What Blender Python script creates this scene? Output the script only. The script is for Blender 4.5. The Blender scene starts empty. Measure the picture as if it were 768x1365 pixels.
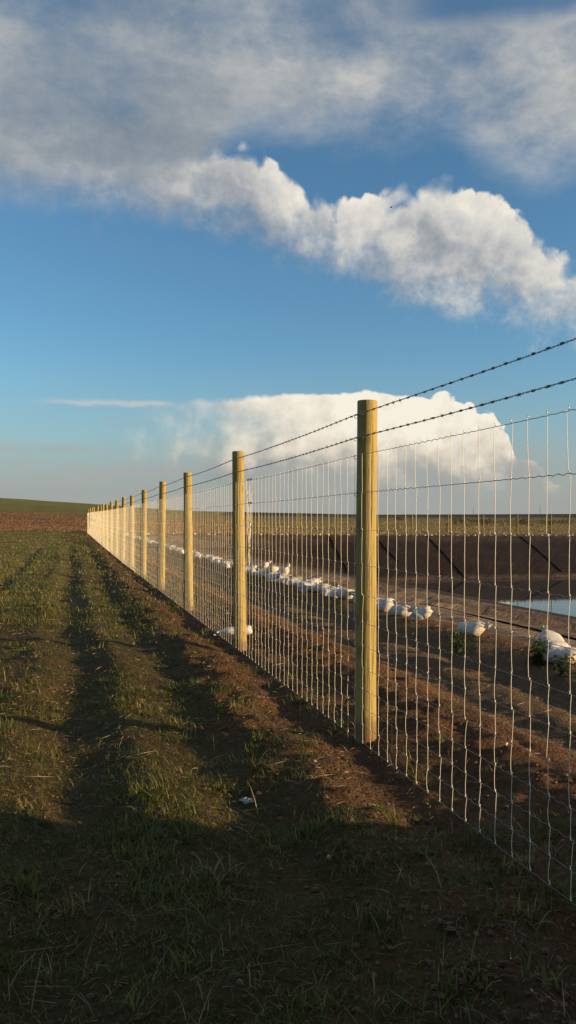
import bpy, math, random
import numpy as np
from mathutils import Vector, Matrix

# ------------------------------------------------------------------ camera, sky, sun, exposure
EYE = 1.556
FPX = 1092.0            # focal length in photograph pixels (768 x 1365)
HORIZON = 694.0         # photograph row of eye level
SUN_AZ = math.radians(103.0)     # clockwise from +Y (view direction)
SUN_EL = math.radians(9.0)
SKY_STRENGTH = 0.15
SUN_STRENGTH = 4.8
EXPOSURE = 1.0

scene = bpy.context.scene
col = scene.collection
cam_d = bpy.data.cameras.new('camera')
cam_d.sensor_fit = 'VERTICAL'
cam_d.sensor_height = 36.0
cam_d.lens = 36.0 * FPX / 1365.0
cam_d.clip_start = 0.05
cam_d.clip_end = 12000
cam = bpy.data.objects.new('camera', cam_d)
col.objects.link(cam)
cam.location = (0, 0, EYE)
cam.rotation_euler = (math.radians(90) + math.atan((HORIZON - 682.5) / FPX), 0, 0)
scene.camera = cam

SUN_DIR = Vector((math.sin(SUN_AZ) * math.cos(SUN_EL), math.cos(SUN_AZ) * math.cos(SUN_EL), math.sin(SUN_EL)))

world = bpy.data.worlds.new('World')
scene.world = world
world.use_nodes = True
wt = world.node_tree
wt.nodes.clear()


class NT:
    """small helper for building node trees"""
    def __init__(self, tree):
        self.t = tree

    def new(self, kind, **kw):
        n = self.t.nodes.new(kind)
        for k, v in kw.items():
            setattr(n, k, v)
        return n

    def put(self, sock, v):
        if isinstance(v, bpy.types.NodeSocket):
            self.t.links.new(v, sock)
        elif v is not None:
            sock.default_value = v

    def m(self, op, a, b=None, c=None, clamp=False):
        n = self.new('ShaderNodeMath', operation=op, use_clamp=clamp)
        self.put(n.inputs[0], a); self.put(n.inputs[1], b)
        if c is not None:
            self.put(n.inputs[2], c)
        return n.outputs[0]

    def vm(self, op, a, b=None, scale=None):
        n = self.new('ShaderNodeVectorMath', operation=op)
        self.put(n.inputs[0], a)
        if b is not None:
            self.put(n.inputs[1], b)
        if scale is not None:
            self.put(n.inputs['Scale'], scale)
        return n.outputs[0]

    def smooth(self, x, lo, hi, to0=0.0, to1=1.0):
        n = self.new('ShaderNodeMapRange', interpolation_type='SMOOTHSTEP', clamp=True)
        self.put(n.inputs['Value'], x); self.put(n.inputs['From Min'], lo); self.put(n.inputs['From Max'], hi)
        self.put(n.inputs['To Min'], to0); self.put(n.inputs['To Max'], to1)
        return n.outputs['Result']

    def lin(self, x, lo, hi, to0=0.0, to1=1.0, clamp=True):
        n = self.new('ShaderNodeMapRange', interpolation_type='LINEAR', clamp=clamp)
        self.put(n.inputs['Value'], x); self.put(n.inputs['From Min'], lo); self.put(n.inputs['From Max'], hi)
        self.put(n.inputs['To Min'], to0); self.put(n.inputs['To Max'], to1)
        return n.outputs['Result']

    def noise(self, vec, scale, detail=6, rough=0.55, dist=0.0, kind='FBM', lac=2.0):
        n = self.new('ShaderNodeTexNoise', noise_type=kind)
        self.put(n.inputs['Vector'], vec)
        n.inputs['Scale'].default_value = scale
        n.inputs['Detail'].default_value = detail
        n.inputs['Roughness'].default_value = rough
        n.inputs['Lacunarity'].default_value = lac
        n.inputs['Distortion'].default_value = dist
        return n.outputs[0]

    def voro(self, vec, scale, detail=2, rough=0.5, smooth=0.4):
        n = self.new('ShaderNodeTexVoronoi', feature='SMOOTH_F1')
        self.put(n.inputs['Vector'], vec)
        n.inputs['Scale'].default_value = scale
        n.inputs['Detail'].default_value = detail
        n.inputs['Roughness'].default_value = rough
        n.inputs['Smoothness'].default_value = smooth
        return n.outputs['Distance']

    def mix(self, f, a, b, blend='MIX'):
        n = self.new('ShaderNodeMix', data_type='RGBA', blend_type=blend)
        self.put(n.inputs[0], f); self.put(n.inputs[6], a); self.put(n.inputs[7], b)
        return n.outputs[2]

    def ramp(self, x, stops):
        n = self.new('ShaderNodeValToRGB')
        self.put(n.inputs[0], x)
        e = n.color_ramp.elements
        while len(e) < len(stops):
            e.new(0.5)
        for el, (p, c) in zip(e, stops):
            el.position = p
            el.color = (*c, 1) if len(c) == 3 else c
        return n.outputs[0]

    def curve(self, x, pts):
        """value curve through (x, y) points, both in their own units"""
        xs = [p[0] for p in pts]; ys = [p[1] for p in pts]
        x0, x1, y0, y1 = min(xs), max(xs), min(ys), max(ys)
        f = self.lin(x, x0, x1)
        n = self.new('ShaderNodeFloatCurve')
        n.mapping.extend = 'HORIZONTAL'
        cv = n.mapping.curves[0]
        q = [((a - x0) / (x1 - x0), (b - y0) / (y1 - y0)) for a, b in sorted(pts)]
        cv.points[0].location = q[0]
        cv.points[1].location = q[-1]
        for p in q[1:-1]:
            cv.points.new(*p)
        n.mapping.update()
        self.put(n.inputs['Value'], f)
        return self.lin(n.outputs[0], 0.0, 1.0, y0, y1, clamp=False)


def azel(px, py):
    """compass angle and elevation of a photograph pixel"""
    u = (px - 384.0) / FPX; v = (HORIZON - py) / FPX
    return math.atan(u), math.atan(v * math.cos(math.atan(u)))


def build_sky():
    w = NT(wt)
    out = w.new('ShaderNodeOutputWorld')
    bg = w.new('ShaderNodeBackground')
    wt.links.new(bg.outputs[0], out.inputs[0])
    bg.inputs['Strength'].default_value = SKY_STRENGTH
    K = 1.0 / SKY_STRENGTH / 2 ** EXPOSURE      # cloud tones below are as displayed
    sky = w.new('ShaderNodeTexSky', sky_type='NISHITA')
    sky.sun_disc = False
    sky.sun_elevation = SUN_EL
    sky.sun_rotation = SUN_AZ
    sky.altitude = 600
    sky.air_density = 1.0
    sky.dust_density = 0.6
    sky.ozone_density = 1.6
    tc = w.new('ShaderNodeTexCoord')
    d = tc.outputs['Generated']
    sep = w.new('ShaderNodeSeparateXYZ'); wt.links.new(d, sep.inputs[0])
    x, y, z = sep.outputs
    az = w.m('ARCTAN2', x, y)
    el = w.m('ARCSINE', z)
    toward = (0.75, -0.25, 0.60)          # light reaches the clouds from the right, behind and above

    def billow(f1, f2):
        a = w.m('ABSOLUTE', w.m('SUBTRACT', w.noise(d, f1, 0, 0.5), 0.5))
        b = w.m('ABSOLUTE', w.m('SUBTRACT', w.noise(d, f2, 0, 0.5), 0.5))
        return w.m('ADD', w.m('MULTIPLY', a, 2.6), w.m('MULTIPLY', b, 1.3))

    def edge(pts):
        return w.curve(az, [azel(a, b) for a, b in pts])

    def rgb(*c):
        return (c[0] * K, c[1] * K, c[2] * K, 1)

    # clear sky, its horizon veiled by pale haze
    base = w.mix(1.0, sky.outputs[0], (0.345, 0.505, 0.59, 1), 'MULTIPLY')
    haze = w.smooth(el, 0.22, -0.02)
    big = w.noise(w.vm('MULTIPLY', d, (1, 1, 5)), 5.0, 3, 0.55)
    hz = w.m('MULTIPLY', haze, w.lin(big, 0.3, 0.7, 0.74, 1.0), clamp=True)
    base = w.mix(hz, base, rgb(0.33, 0.375, 0.395))
    base = w.mix(w.m('MULTIPLY', w.smooth(el, 0.11, 0.01), 0.7), base, rgb(0.36, 0.36, 0.345))

    # ---- A: broad grey cloud sheet overhead, going on over the whole dome
    zz = w.m('ADD', w.m('MAXIMUM', z, 0.02), 0.25)
    comb = w.new('ShaderNodeCombineXYZ')
    wt.links.new(w.m('DIVIDE', x, zz), comb.inputs[0]); wt.links.new(w.m('DIVIDE', y, zz), comb.inputs[1])
    comb.inputs[2].default_value = 3.1
    P = comb.outputs[0]
    nA = w.noise(P, 2.6, 7, 0.61)
    nA2 = w.noise(w.vm('ADD', P, (1.7, 5.2, 0.4)), 1.1, 4, 0.55)
    botA = edge([(-700, 190), (-200, 235), (0, 252), (70, 262), (150, 275), (215, 285), (265, 250), (300, 200), (340, 170),
                 (420, 180), (500, 188), (570, 178), (630, 206), (690, 226), (768, 236), (950, 240), (1300, 200)])
    up = w.m('SUBTRACT', el, botA)
    up = w.m('ADD', up, w.m('MULTIPLY', w.m('SUBTRACT', nA, 0.5), 0.12))
    dA = w.smooth(up, -0.020, 0.060)
    topgap = w.m('MULTIPLY', w.smooth(az, 0.06, 0.20), w.smooth(w.m('ADD', el, w.m('MULTIPLY', w.m('SUBTRACT', nA, 0.5), 0.09)), 0.520, 0.550))
    topgap = w.m('MULTIPLY', topgap, w.smooth(el, 0.70, 0.60))
    holes = w.smooth(w.m('ADD', w.m('MULTIPLY', nA2, 0.45), w.m('MULTIPLY', nA, 0.55)), 0.55, 0.42)
    dA = w.m('MULTIPLY', dA, w.m('SUBTRACT', 1.0, w.m('MAXIMUM', w.m('MULTIPLY', holes, 0.70), w.m('MULTIPLY', topgap, 0.92))))
    sA = w.noise(w.vm('ADD', P, (0.10, -0.03, 0.0)), 2.6, 7, 0.61)
    relA = w.m('MULTIPLY', w.m('SUBTRACT', nA, sA), 2.1)
    litA = w.m('ADD', w.m('MULTIPLY', w.lin(nA2, 0.34, 0.64), 0.34), relA)
    litA = w.m('ADD', litA, w.smooth(az, -0.42, 0.42, 0.09, 0.34))
    litA = w.m('ADD', litA, w.smooth(el, 0.40, 0.52, -0.04, 0.10))
    litA = w.m('ADD', litA, w.smooth(up, 0.07, -0.01, 0.0, 0.16))
    cA = w.ramp(litA, [(0.0, (0.185, 0.23, 0.285)), (0.36, (0.285, 0.325, 0.365)), (0.66, (0.44, 0.455, 0.46)), (1.0, (0.68, 0.655, 0.59))])
    cA = w.vm('SCALE', cA, scale=K)

    # ---- B: cumulus bank under the sheet
    bil = billow(22.0, 51.0)
    fine = w.noise(d, 34.0, 5, 0.64)
    mid = w.noise(d, 11.0, 6, 0.57)
    topB = edge([(-300, 215), (-60, 195), (20, 198), (70, 196), (130, 206), (190, 214), (240, 206), (290, 192), (345, 203), (380, 236), (430, 262),
                 (470, 274), (492, 256), (530, 250), (585, 243), (640, 247), (672, 262), (700, 288), (735, 326), (775, 356), (850, 380), (1000, 440)])
    botB = edge([(-300, 225), (-60, 235), (20, 245), (70, 252), (130, 268), (200, 284), (260, 296), (330, 316), (400, 342), (470, 370), (560, 400),
                 (640, 404), (700, 422), (770, 442), (850, 448), (1000, 450)])
    eT = w.m('SUBTRACT', topB, el)
    eT = w.m('ADD', eT, w.m('MULTIPLY', w.m('SUBTRACT', bil, 0.40), 0.026))
    eT = w.m('ADD', eT, w.m('MULTIPLY', w.m('SUBTRACT', fine, 0.5), 0.024))
    hardT = w.smooth(eT, -0.003, w.m('ADD', w.smooth(mid, 0.38, 0.58, 0.030, 0.005), w.smooth(az, -0.06, -0.16, 0.0, 0.03)))
    eB = w.m('SUBTRACT', el, botB)
    eB = w.m('ADD', eB, w.m('ADD', w.m('MULTIPLY', w.m('SUBTRACT', mid, 0.5), 0.10), w.m('MULTIPLY', w.m('SUBTRACT', fine, 0.5), 0.10)))
    softB = w.smooth(eB, -0.020, 0.055)
    dB = w.m('MULTIPLY', w.m('MULTIPLY', hardT, softB), w.smooth(az, -0.26, -0.07, 0.5, 1.0))
    ds = w.vm('ADD', d, w.vm('SCALE', toward, scale=0.016))
    relB = w.m('SUBTRACT', fine, w.noise(ds, 34.0, 5, 0.64))
    ds2 = w.vm('ADD', d, w.vm('SCALE', toward, scale=0.035))
    relB2 = w.m('SUBTRACT', mid, w.noise(ds2, 11.0, 6, 0.57))
    litB = w.m('ADD', w.smooth(eT, 0.085, 0.0, 0.24, 0.66), w.m('ADD', w.m('MULTIPLY', relB, 0.6), w.m('MULTIPLY', relB2, 1.15)))
    litB = w.m('ADD', litB, w.smooth(az, -0.18, 0.28, -0.14, 0.16))
    cB = w.ramp(litB, [(0.0, (0.25, 0.285, 0.33)), (0.33, (0.40, 0.42, 0.44)), (0.60, (0.62, 0.61, 0.58)), (0.92, (0.86, 0.81, 0.71))])
    cB = w.vm('SCALE', cB, scale=K)

    # ---- C: far thunderhead with its flat anvil
    topC = edge([(20, 560), (120, 545), (200, 536), (250, 531), (300, 528), (350, 525), (420, 523), (465, 522), (492, 519), (515, 524),
                 (560, 526), (610, 530), (640, 543), (662, 558), (680, 581), (689, 604), (705, 614), (735, 638), (765, 650), (900, 668), (1100, 690)])
    bilC = billow(36.0, 83.0)
    fineC = w.noise(d, 62.0, 4, 0.58)
    midC = w.noise(d, 21.0, 5, 0.55)
    eC = w.m('SUBTRACT', topC, el)
    # flat anvil on top, cauliflower on its right flank
    rough = w.smooth(az, 0.13, 0.26, 0.004, 0.022)
    eC = w.m('ADD', eC, w.m('MULTIPLY', w.m('SUBTRACT', bilC, 0.40), rough))
    eC = w.m('ADD', eC, w.m('MULTIPLY', w.m('SUBTRACT', fineC, 0.5), w.m('MULTIPLY', rough, 0.6)))
    sharpC = w.smooth(az, -0.12, 0.06, 0.010, 0.0035)
    dC = w.smooth(eC, 0.0, sharpC)
    dC = w.m('MULTIPLY', dC, w.smooth(w.m('ADD', az, w.m('ADD', w.m('MULTIPLY', w.m('SUBTRACT', fineC, 0.5), 0.08), w.m('MULTIPLY', w.m('SUBTRACT', midC, 0.5), 0.26))), -0.21, 0.02, 0.0, 1.0))
    low = w.m('ADD', el, w.m('MULTIPLY', w.m('SUBTRACT', midC, 0.5), 0.075))
    dC = w.m('MULTIPLY', dC, w.smooth(low, 0.012, 0.085, 0.08, 1.0))
    dsC = w.vm('ADD', d, w.vm('SCALE', toward, scale=0.010))
    relC = w.m('SUBTRACT', fineC, w.noise(dsC, 62.0, 4, 0.58))
    dsC2 = w.vm('ADD', d, w.vm('SCALE', toward, scale=0.024))
    relC2 = w.m('SUBTRACT', midC, w.noise(dsC2, 21.0, 5, 0.55))
    litC = w.m('ADD', w.smooth(low, 0.035, 0.125, 0.22, 0.86), w.m('ADD', w.m('MULTIPLY', relC, 0.22), w.m('MULTIPLY', relC2, 0.5)))
    litC = w.m('ADD', litC, w.smooth(az, -0.12, 0.12, -0.13, 0.08))
    cC = w.ramp(litC, [(0.0, (0.27, 0.275, 0.28)), (0.35, (0.42, 0.405, 0.38)), (0.62, (0.70, 0.63, 0.52)), (0.92, (0.94, 0.87, 0.74))])
    cC = w.vm('SCALE', cC, scale=K)

    # thin anvil streak to the left and scattered low veils
    strk = w.m('SUBTRACT', el, azel(140, 537)[1])
    strk = w.m('ADD', strk, w.m('MULTIPLY', w.m('SUBTRACT', w.noise(w.vm('MULTIPLY', d, (1, 1, 4)), 24.0, 3, 0.6), 0.5), 0.012))
    dS = w.m('MULTIPLY', w.smooth(w.m('ABSOLUTE', strk), 0.0060, 0.0),
             w.m('MULTIPLY', w.smooth(az, -0.315, -0.24), w.smooth(az, -0.125, -0.16)))
    dS = w.m('MULTIPLY', dS, 0.6)
    veil = w.noise(w.vm('MULTIPLY', d, (1, 1, 7)), 7.5, 4, 0.6)
    dV = w.m('MULTIPLY', w.smooth(veil, 0.50, 0.70), w.m('MULTIPLY', w.smooth(el, 0.015, 0.05), w.smooth(el, 0.155, 0.075)))
    dV = w.m('MULTIPLY', dV, 0.55)

    c = w.mix(dV, base, rgb(0.40, 0.395, 0.38))
    c = w.mix(dS, c, rgb(0.62, 0.60, 0.55))
    c = w.mix(dC, c, cC)
    c = w.mix(w.m('MULTIPLY', dA, 0.96), c, cA)
    c = w.mix(dB, c, cB)
    # below eye level: dull earth
    c = w.mix(w.smooth(z, 0.0, -0.02), c, rgb(0.05, 0.04, 0.03))
    wt.links.new(c, bg.inputs['Color'])


build_sky()
world.cycles.sampling_method = 'NONE'

sun_d = bpy.data.lights.new('sun', 'SUN')
sun_d.energy = SUN_STRENGTH
sun_d.angle = math.radians(0.53)
sun_d.color = (1.0, 0.69, 0.34)
sun = bpy.data.objects.new('sun', sun_d)
col.objects.link(sun)
sun.rotation_euler = SUN_DIR.to_track_quat('Z', 'Y').to_euler()
sun.location = (60, -20, 30)

vs = scene.view_settings
vs.view_transform = 'Standard'
vs.look = 'None'
vs.exposure = EXPOSURE
vs.gamma = 1.0
vs.use_curve_mapping = False
scene.cycles.max_bounces = 5
scene.cycles.diffuse_bounces = 2
scene.cycles.glossy_bounces = 3
scene.cycles.use_denoising = True
scene.cycles.use_adaptive_sampling = True
scene.cycles.adaptive_threshold = 0.02

# ------------------------------------------------------------------ helpers
rng = np.random.default_rng(7)
random.seed(7)
CS, SN = 0.9654, 0.2607          # fence direction (-SN, CS); its right-hand normal (CS, SN)
P0 = np.array([0.545, 5.78])     # foot of the nearest post


def to_st(x, y):
    dx, dy = x - P0[0], y - P0[1]
    return -SN * dx + CS * dy, CS * dx + SN * dy


def to_xy(s, t):
    return P0[0] - SN * s + CS * t, P0[1] + CS * s + SN * t


FENCE_ROT = math.atan2(CS, -SN)      # local +X runs along the fence


def sstep(a, b, x):
    k = np.clip((x - a) / (b - a), 0, 1)
    return k * k * (3 - 2 * k)


def hash2(ix, iy, seed):
    h = (ix.astype(np.int64) * 374761393 + iy.astype(np.int64) * 668265263 + seed * 982451653) & 0x7fffffff
    h = ((h ^ (h >> 13)) * 1274126177) & 0x7fffffff
    h = h ^ (h >> 16)
    return (h & 0xffff) / 65535.0


def vnoise(x, y, seed=0):
    ix = np.floor(x); iy = np.floor(y)
    fx = x - ix; fy = y - iy
    ux = fx * fx * fx * (fx * (fx * 6 - 15) + 10); uy = fy * fy * fy * (fy * (fy * 6 - 15) + 10)
    a = hash2(ix, iy, seed); b = hash2(ix + 1, iy, seed); c = hash2(ix, iy + 1, seed); d = hash2(ix + 1, iy + 1, seed)
    return (a + (b - a) * ux) * (1 - uy) + (c + (d - c) * ux) * uy


def fbm(x, y, octaves=4, seed=0, rough=0.5):
    v = np.zeros(np.shape(x)); amp = 1.0; tot = 0
    for o in range(octaves):
        v += amp * (vnoise(x * 2 ** o + 17.3 * o, y * 2 ** o - 9.1 * o, seed + o) - 0.5); tot += amp
        amp *= rough
    return v / tot * 2      # about -1..1


# dam basin, in fence coordinates
T0, T1, S0, S1 = 3.55, 68.0, -45.0, 73.7
WATER_Z = -3.65
E_PX = np.array([-2000, -600, 0, 120, 250, 490, 768, 1400, 4000.])
E_EL = np.array([34, 33, 29, 22, 13, 8, 8.5, 9, 10.]) / FPX


def basin(s, t):
    """depth of the basin below its rim, 0 outside"""
    near = (t - T0) * 0.174
    far = (S1 - s) * 0.27
    d = np.minimum(np.minimum(near, (T1 - t) * 0.25), np.minimum(far, (s - S0) * 0.2))
    return np.clip(d, 0, 4.3)


def large(x, y):
    """broad shape of the land"""
    s, t = to_st(x, y)
    r = np.hypot(x, y)
    ys = np.where(y > 1.0, y, 1.0)
    px = np.clip(384 + FPX * x / ys, -2000, 4000)
    e = np.interp(px, E_PX, E_EL)
    e = np.where(y > 1.0, e, 0.012)
    rise = sstep(20, 80, s) * (0.28 - 0.42 * np.clip(t / 45, 0, 1))
    rc = 400.0
    zc = EYE + e * rc
    k = np.clip((r - 108) / (rc - 108), 0, 1)
    hill = k * (zc - 0.2) * (0.82 + 0.18 * k)
    far = np.clip((r - rc) / 400, 0, 1) * -3
    return rise * (1 - sstep(95, 170, r)) + hill + far + 0.2 * sstep(85, 130, r)


def furrow(t, c, w, d):
    return -d * np.exp(-((t - c) / w) ** 2)


def detail(s, t, x, y):
    """ruts, spoil and clods close to the fence"""
    wob = 0.16 * fbm(s * 0.3, t * 0.0, 3, 41)
    tw = t + wob
    out = sstep(60, 25, s)
    z = furrow(tw, -1.92, 0.27, 0.042) + furrow(tw, -3.55, 0.2, 0.06) + furrow(tw, -1.55, 0.15, -0.03) + furrow(tw, -2.35, 0.2, -0.03)
    z = z + furrow(tw, -0.62, 0.20, -0.040) + furrow(tw, -0.16, 0.15, 0.05) + furrow(tw, -1.05, 0.20, 0.034)
    z = z + furrow(tw, 0.75, 0.32, -0.07) + furrow(tw, 1.55, 0.24, 0.07) + furrow(tw, 2.35, 0.26, 0.07) + furrow(tw, 1.95, 0.5, 0.05)
    z = z + furrow(tw, 3.15, 0.35, -0.05)
    inb = sstep(T0 + 0.35, T0 - 0.1, t) + sstep(S1 - 0.5, S1 + 0.2, s)
    inb = np.clip(inb, 0, 1)
    z = z * out * inb
    spoil = np.exp(-((tw - 0.75) / 0.5) ** 2) + 0.9 * np.exp(-((tw + 0.62) / 0.35) ** 2)
    r = np.hypot(x, y)
    near = sstep(45, 12, r)
    z = z + inb * near * (0.035 * fbm(x * 1.1, y * 1.1, 3, 3) + 0.026 * fbm(x * 4.2, y * 4.2, 3, 5) * (0.7 + 1.6 * spoil)
                          + 0.017 * np.maximum(fbm(x * 13, y * 13, 3, 8, 0.6), -0.2) * (0.7 + 1.5 * spoil)
                          + 0.020 * spoil * np.maximum(fbm(x * 6.5, y * 6.5, 2, 28) - 0.05, 0))
    z = z + inb * 0.10 * fbm(x * 0.16, y * 0.16, 2, 15) * sstep(5, 20, r) * sstep(2.0, -1.0, t)
    # added soil windrow, unseen right of the frame, put there to shade the foreground
    hs = s + 0.5 * fbm(t * 0.9, s * 0.4, 2, 61)
    z = z + inb * sstep(-1.5, -5.9, hs) * sstep(-18, -14, hs) * 1.75 * (0.42 + 0.6 * vnoise(s * 1.25 + 0.4, t * 0.5, 71) + 0.45 * vnoise(s * 3.1, t * 0.9, 72)) * np.exp(-np.abs((t - 1.75) / 0.85) ** 2.6) * (1 + 0.3 * fbm(x * 1.9, y * 1.9, 4, 33))
    return z


def height(x, y):
    x = np.asarray(x, float); y = np.asarray(y, float)
    s, t = to_st(x, y)
    dep = basin(s, t)
    z = large(x, y)
    z = z * np.where(dep > 0, 1 - sstep(0, 1.5, dep), 1.0)
    z = z + detail(s, t, x, y) - dep
    # the soil lies under the sheet inside the basin
    return z - 0.14 * sstep(0.02, 0.12, dep)


def liner_height(s, t):
    x, y = to_xy(s, t)
    dep = basin(s, t)
    z = large(x, y)
    z = z * np.where(dep > 0, 1 - sstep(0, 1.5, dep), 1.0)
    return z - dep


def H(x, y):
    return float(height(np.array([x]), np.array([y]))[0])


def ground_from_pixel(px, py):
    """point of the land that a photograph pixel looks at"""
    u = (px - 384) / FPX; v = (py - HORIZON) / FPX
    Y = EYE / max(v, 1e-4)
    for _ in range(30):
        Y = 0.5 * Y + 0.5 * (EYE - H(u * Y, Y)) / v
    return u * Y, Y


def mesh_obj(name, verts, faces, mat=None, parent=None, smooth=True, link=True):
    me = bpy.data.meshes.new(name)
    verts = np.asarray(verts, dtype=np.float32)
    me.from_pydata(verts.tolist(), [], [tuple(int(i) for i in f) for f in faces])
    if smooth:
        me.polygons.foreach_set('use_smooth', [True] * len(me.polygons))
    me.update()
    o = bpy.data.objects.new(name, me)
    if mat:
        me.materials.append(mat)
    if parent:
        o.parent = parent
    if link:
        col.objects.link(o)
    return o


def fast_mesh(name, verts, tris, mat, parent=None, smooth=False, color=None):
    """big triangle or quad mesh from arrays"""
    me = bpy.data.meshes.new(name)
    verts = np.ascontiguousarray(verts, dtype=np.float32); tris = np.ascontiguousarray(tris, dtype=np.int32)
    n, k = tris.shape
    me.vertices.add(len(verts)); me.vertices.foreach_set('co', verts.ravel())
    me.loops.add(n * k); me.loops.foreach_set('vertex_index', tris.ravel())
    me.polygons.add(n)
    me.polygons.foreach_set('loop_start', np.arange(0, n * k, k, dtype=np.int32))
    me.polygons.foreach_set('loop_total', np.full(n, k, dtype=np.int32))
    me.polygons.foreach_set('use_smooth', np.full(n, smooth, dtype=bool))
    me.update(calc_edges=True)
    if color is not None:
        a = me.color_attributes.new('Col', 'FLOAT_COLOR', 'POINT')
        c4 = np.ones((len(verts), 4), np.float32); c4[:, :3] = color
        a.data.foreach_set('color', c4.ravel())
    me.materials.append(mat)
    o = bpy.data.objects.new(name, me)
    if parent:
        o.parent = parent
    col.objects.link(o)
    return o


def empty(name, loc=(0, 0, 0), rz=0.0):
    o = bpy.data.objects.new(name, None)
    col.objects.link(o)
    o.location = loc
    o.rotation_euler = (0, 0, rz)
    o.empty_display_size = 0.2
    return o


def tag(o, label=None, cat=None, group=None, kind=None):
    if label: o['label'] = label
    if cat: o['category'] = cat
    if group: o['group'] = group
    if kind: o['kind'] = kind
    return o


def tube(path, rad, sides=5, cap=True):
    """vertices and faces of a tube along a path; rad a number or one per point"""
    path = np.asarray(path, float); n = len(path)
    rad = np.full(n, rad) if np.isscalar(rad) else np.asarray(rad, float)
    tan = np.gradient(path, axis=0)
    tan /= np.maximum(np.linalg.norm(tan, axis=1, keepdims=True), 1e-9)
    ref = np.array([0.31, 0.2, 0.93]) if abs(tan[:, 2]).mean() < 0.8 else np.array([0.95, 0.3, 0.1])
    a = np.cross(tan, ref); a /= np.maximum(np.linalg.norm(a, axis=1, keepdims=True), 1e-9)
    b = np.cross(tan, a)
    th = np.arange(sides) * 2 * np.pi / sides
    v = path[:, None, :] + rad[:, None, None] * (np.cos(th)[None, :, None] * a[:, None, :] + np.sin(th)[None, :, None] * b[:, None, :])
    v = v.reshape(-1, 3)
    i = np.arange(n - 1)[:, None] * sides; j = np.arange(sides)[None, :]; jn = (j + 1) % sides
    f = np.stack([i + j, i + jn, i + sides + jn, i + sides + j], -1).reshape(-1, 4)
    return v, f


def join(parts):
    vs_, fs_, off = [], [], 0
    for v, f in parts:
        vs_.append(v); fs_.append(np.asarray(f) + off); off += len(v)
    return np.concatenate(vs_), np.concatenate(fs_)


# ------------------------------------------------------------------ materials
def material(name, rough=0.9, spec=0.2):
    m = bpy.data.materials.new(name)
    m.use_nodes = True
    t = NT(m.node_tree)
    b = m.node_tree.nodes['Principled BSDF']
    b.inputs['Roughness'].default_value = rough
    b.inputs['Specular IOR Level'].default_value = spec
    return m, t, b


def bump(t, b, h, strength, dist):
    n = t.new('ShaderNodeBump')
    n.inputs['Strength'].default_value = strength
    n.inputs['Distance'].default_value = dist
    t.put(n.inputs['Height'], h)
    t.t.links.new(n.outputs[0], b.inputs['Normal'])


def vcol(t):
    n = t.new('ShaderNodeVertexColor'); n.layer_name = 'Col'
    return n.outputs[0]


def pos(t):
    return t.new('ShaderNodeNewGeometry').outputs['Position']


def objco(t):
    return t.new('ShaderNodeTexCoord').outputs['Object']


def mat_ground():
    m, t, b = material('soil and field', 0.95, 0.1)
    p = pos(t)
    n1 = t.noise(p, 26.0, 8, 0.65)
    n2 = t.noise(p, 3.0, 6, 0.6)
    k = t.m('ADD', t.lin(n1, 0.3, 0.7, 0.62, 1.38), t.lin(n2, 0.3, 0.7, -0.18, 0.18))
    c = t.vm('SCALE', vcol(t), scale=t.m('MULTIPLY', k, 0.72))
    t.put(b.inputs['Base Color'], c)
    n3 = t.noise(p, 12.0, 9, 0.72)
    v3 = t.voro(p, 38.0, 1, 0.5, 0.2)
    bump(t, b, t.m('SUBTRACT', n3, t.m('MULTIPLY', v3, 0.35)), 1.0, 0.055)
    return m


def mat_wood():
    m, t, b = material('treated pine', 0.75, 0.25)
    o = t.new('ShaderNodeObjectInfo')
    p = t.vm('ADD', objco(t), t.vm('SCALE', (13.1, 7.7, 3.3), scale=t.m('MULTIPLY', o.outputs['Random'], 9.0)))
    g = t.noise(t.vm('MULTIPLY', p, (1, 1, 0.05)), 55.0, 6, 0.65, 0.3)
    g2 = t.noise(t.vm('MULTIPLY', p, (1, 1, 0.10)), 12.0, 4, 0.6, 0.6)
    c = t.ramp(g, [(0.34, (0.11, 0.06, 0.016)), (0.46, (0.265, 0.190, 0.046)), (0.60, (0.335, 0.25, 0.064)), (0.75, (0.40, 0.315, 0.098))])
    c = t.mix(t.smooth(g2, 0.42, 0.68, 0.0, 0.55), c, (0.22, 0.195, 0.05, 1))
    c = t.mix(t.smooth(t.noise(p, 2.3, 3, 0.5), 0.5, 0.75, 0.0, 0.35), c, (0.32, 0.20, 0.07, 1))
    v = t.voro(t.vm('MULTIPLY', p, (1, 1, 0.42)), 9.0, 0, 0.5, 0.0)
    knot = t.smooth(t.m('ADD', v, t.m('MULTIPLY', g2, 0.1)), 0.30, 0.16)
    c = t.mix(t.m('MULTIPLY', knot, 0.8), c, (0.13, 0.07, 0.03, 1))
    crk = t.smooth(t.noise(t.vm('MULTIPLY', p, (1, 1, 0.022)), 34.0, 3, 0.5, 0.4), 0.62, 0.69)
    c = t.mix(t.m('MULTIPLY', crk, 0.8), c, (0.10, 0.06, 0.025, 1))
    c = t.mix(o.outputs['Random'], c, t.mix(0.5, c, (0.28, 0.22, 0.085, 1)))
    sp = t.new('ShaderNodeSeparateXYZ'); t.put(sp.inputs[0], objco(t))
    mud = t.smooth(t.m('ADD', sp.outputs[2], t.m('MULTIPLY', t.noise(p, 7.0, 5, 0.65), -0.42)), -0.02, -0.14)
    c = t.mix(t.m('MULTIPLY', mud, 0.75), c, (0.115, 0.062, 0.034, 1))
    t.put(b.inputs['Base Color'], c)
    bump(t, b, t.m('SUBTRACT', t.m('SUBTRACT', g, t.m('MULTIPLY', crk, 0.8)), t.m('MULTIPLY', knot, 0.3)), 0.9, 0.010)
    return m


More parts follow.
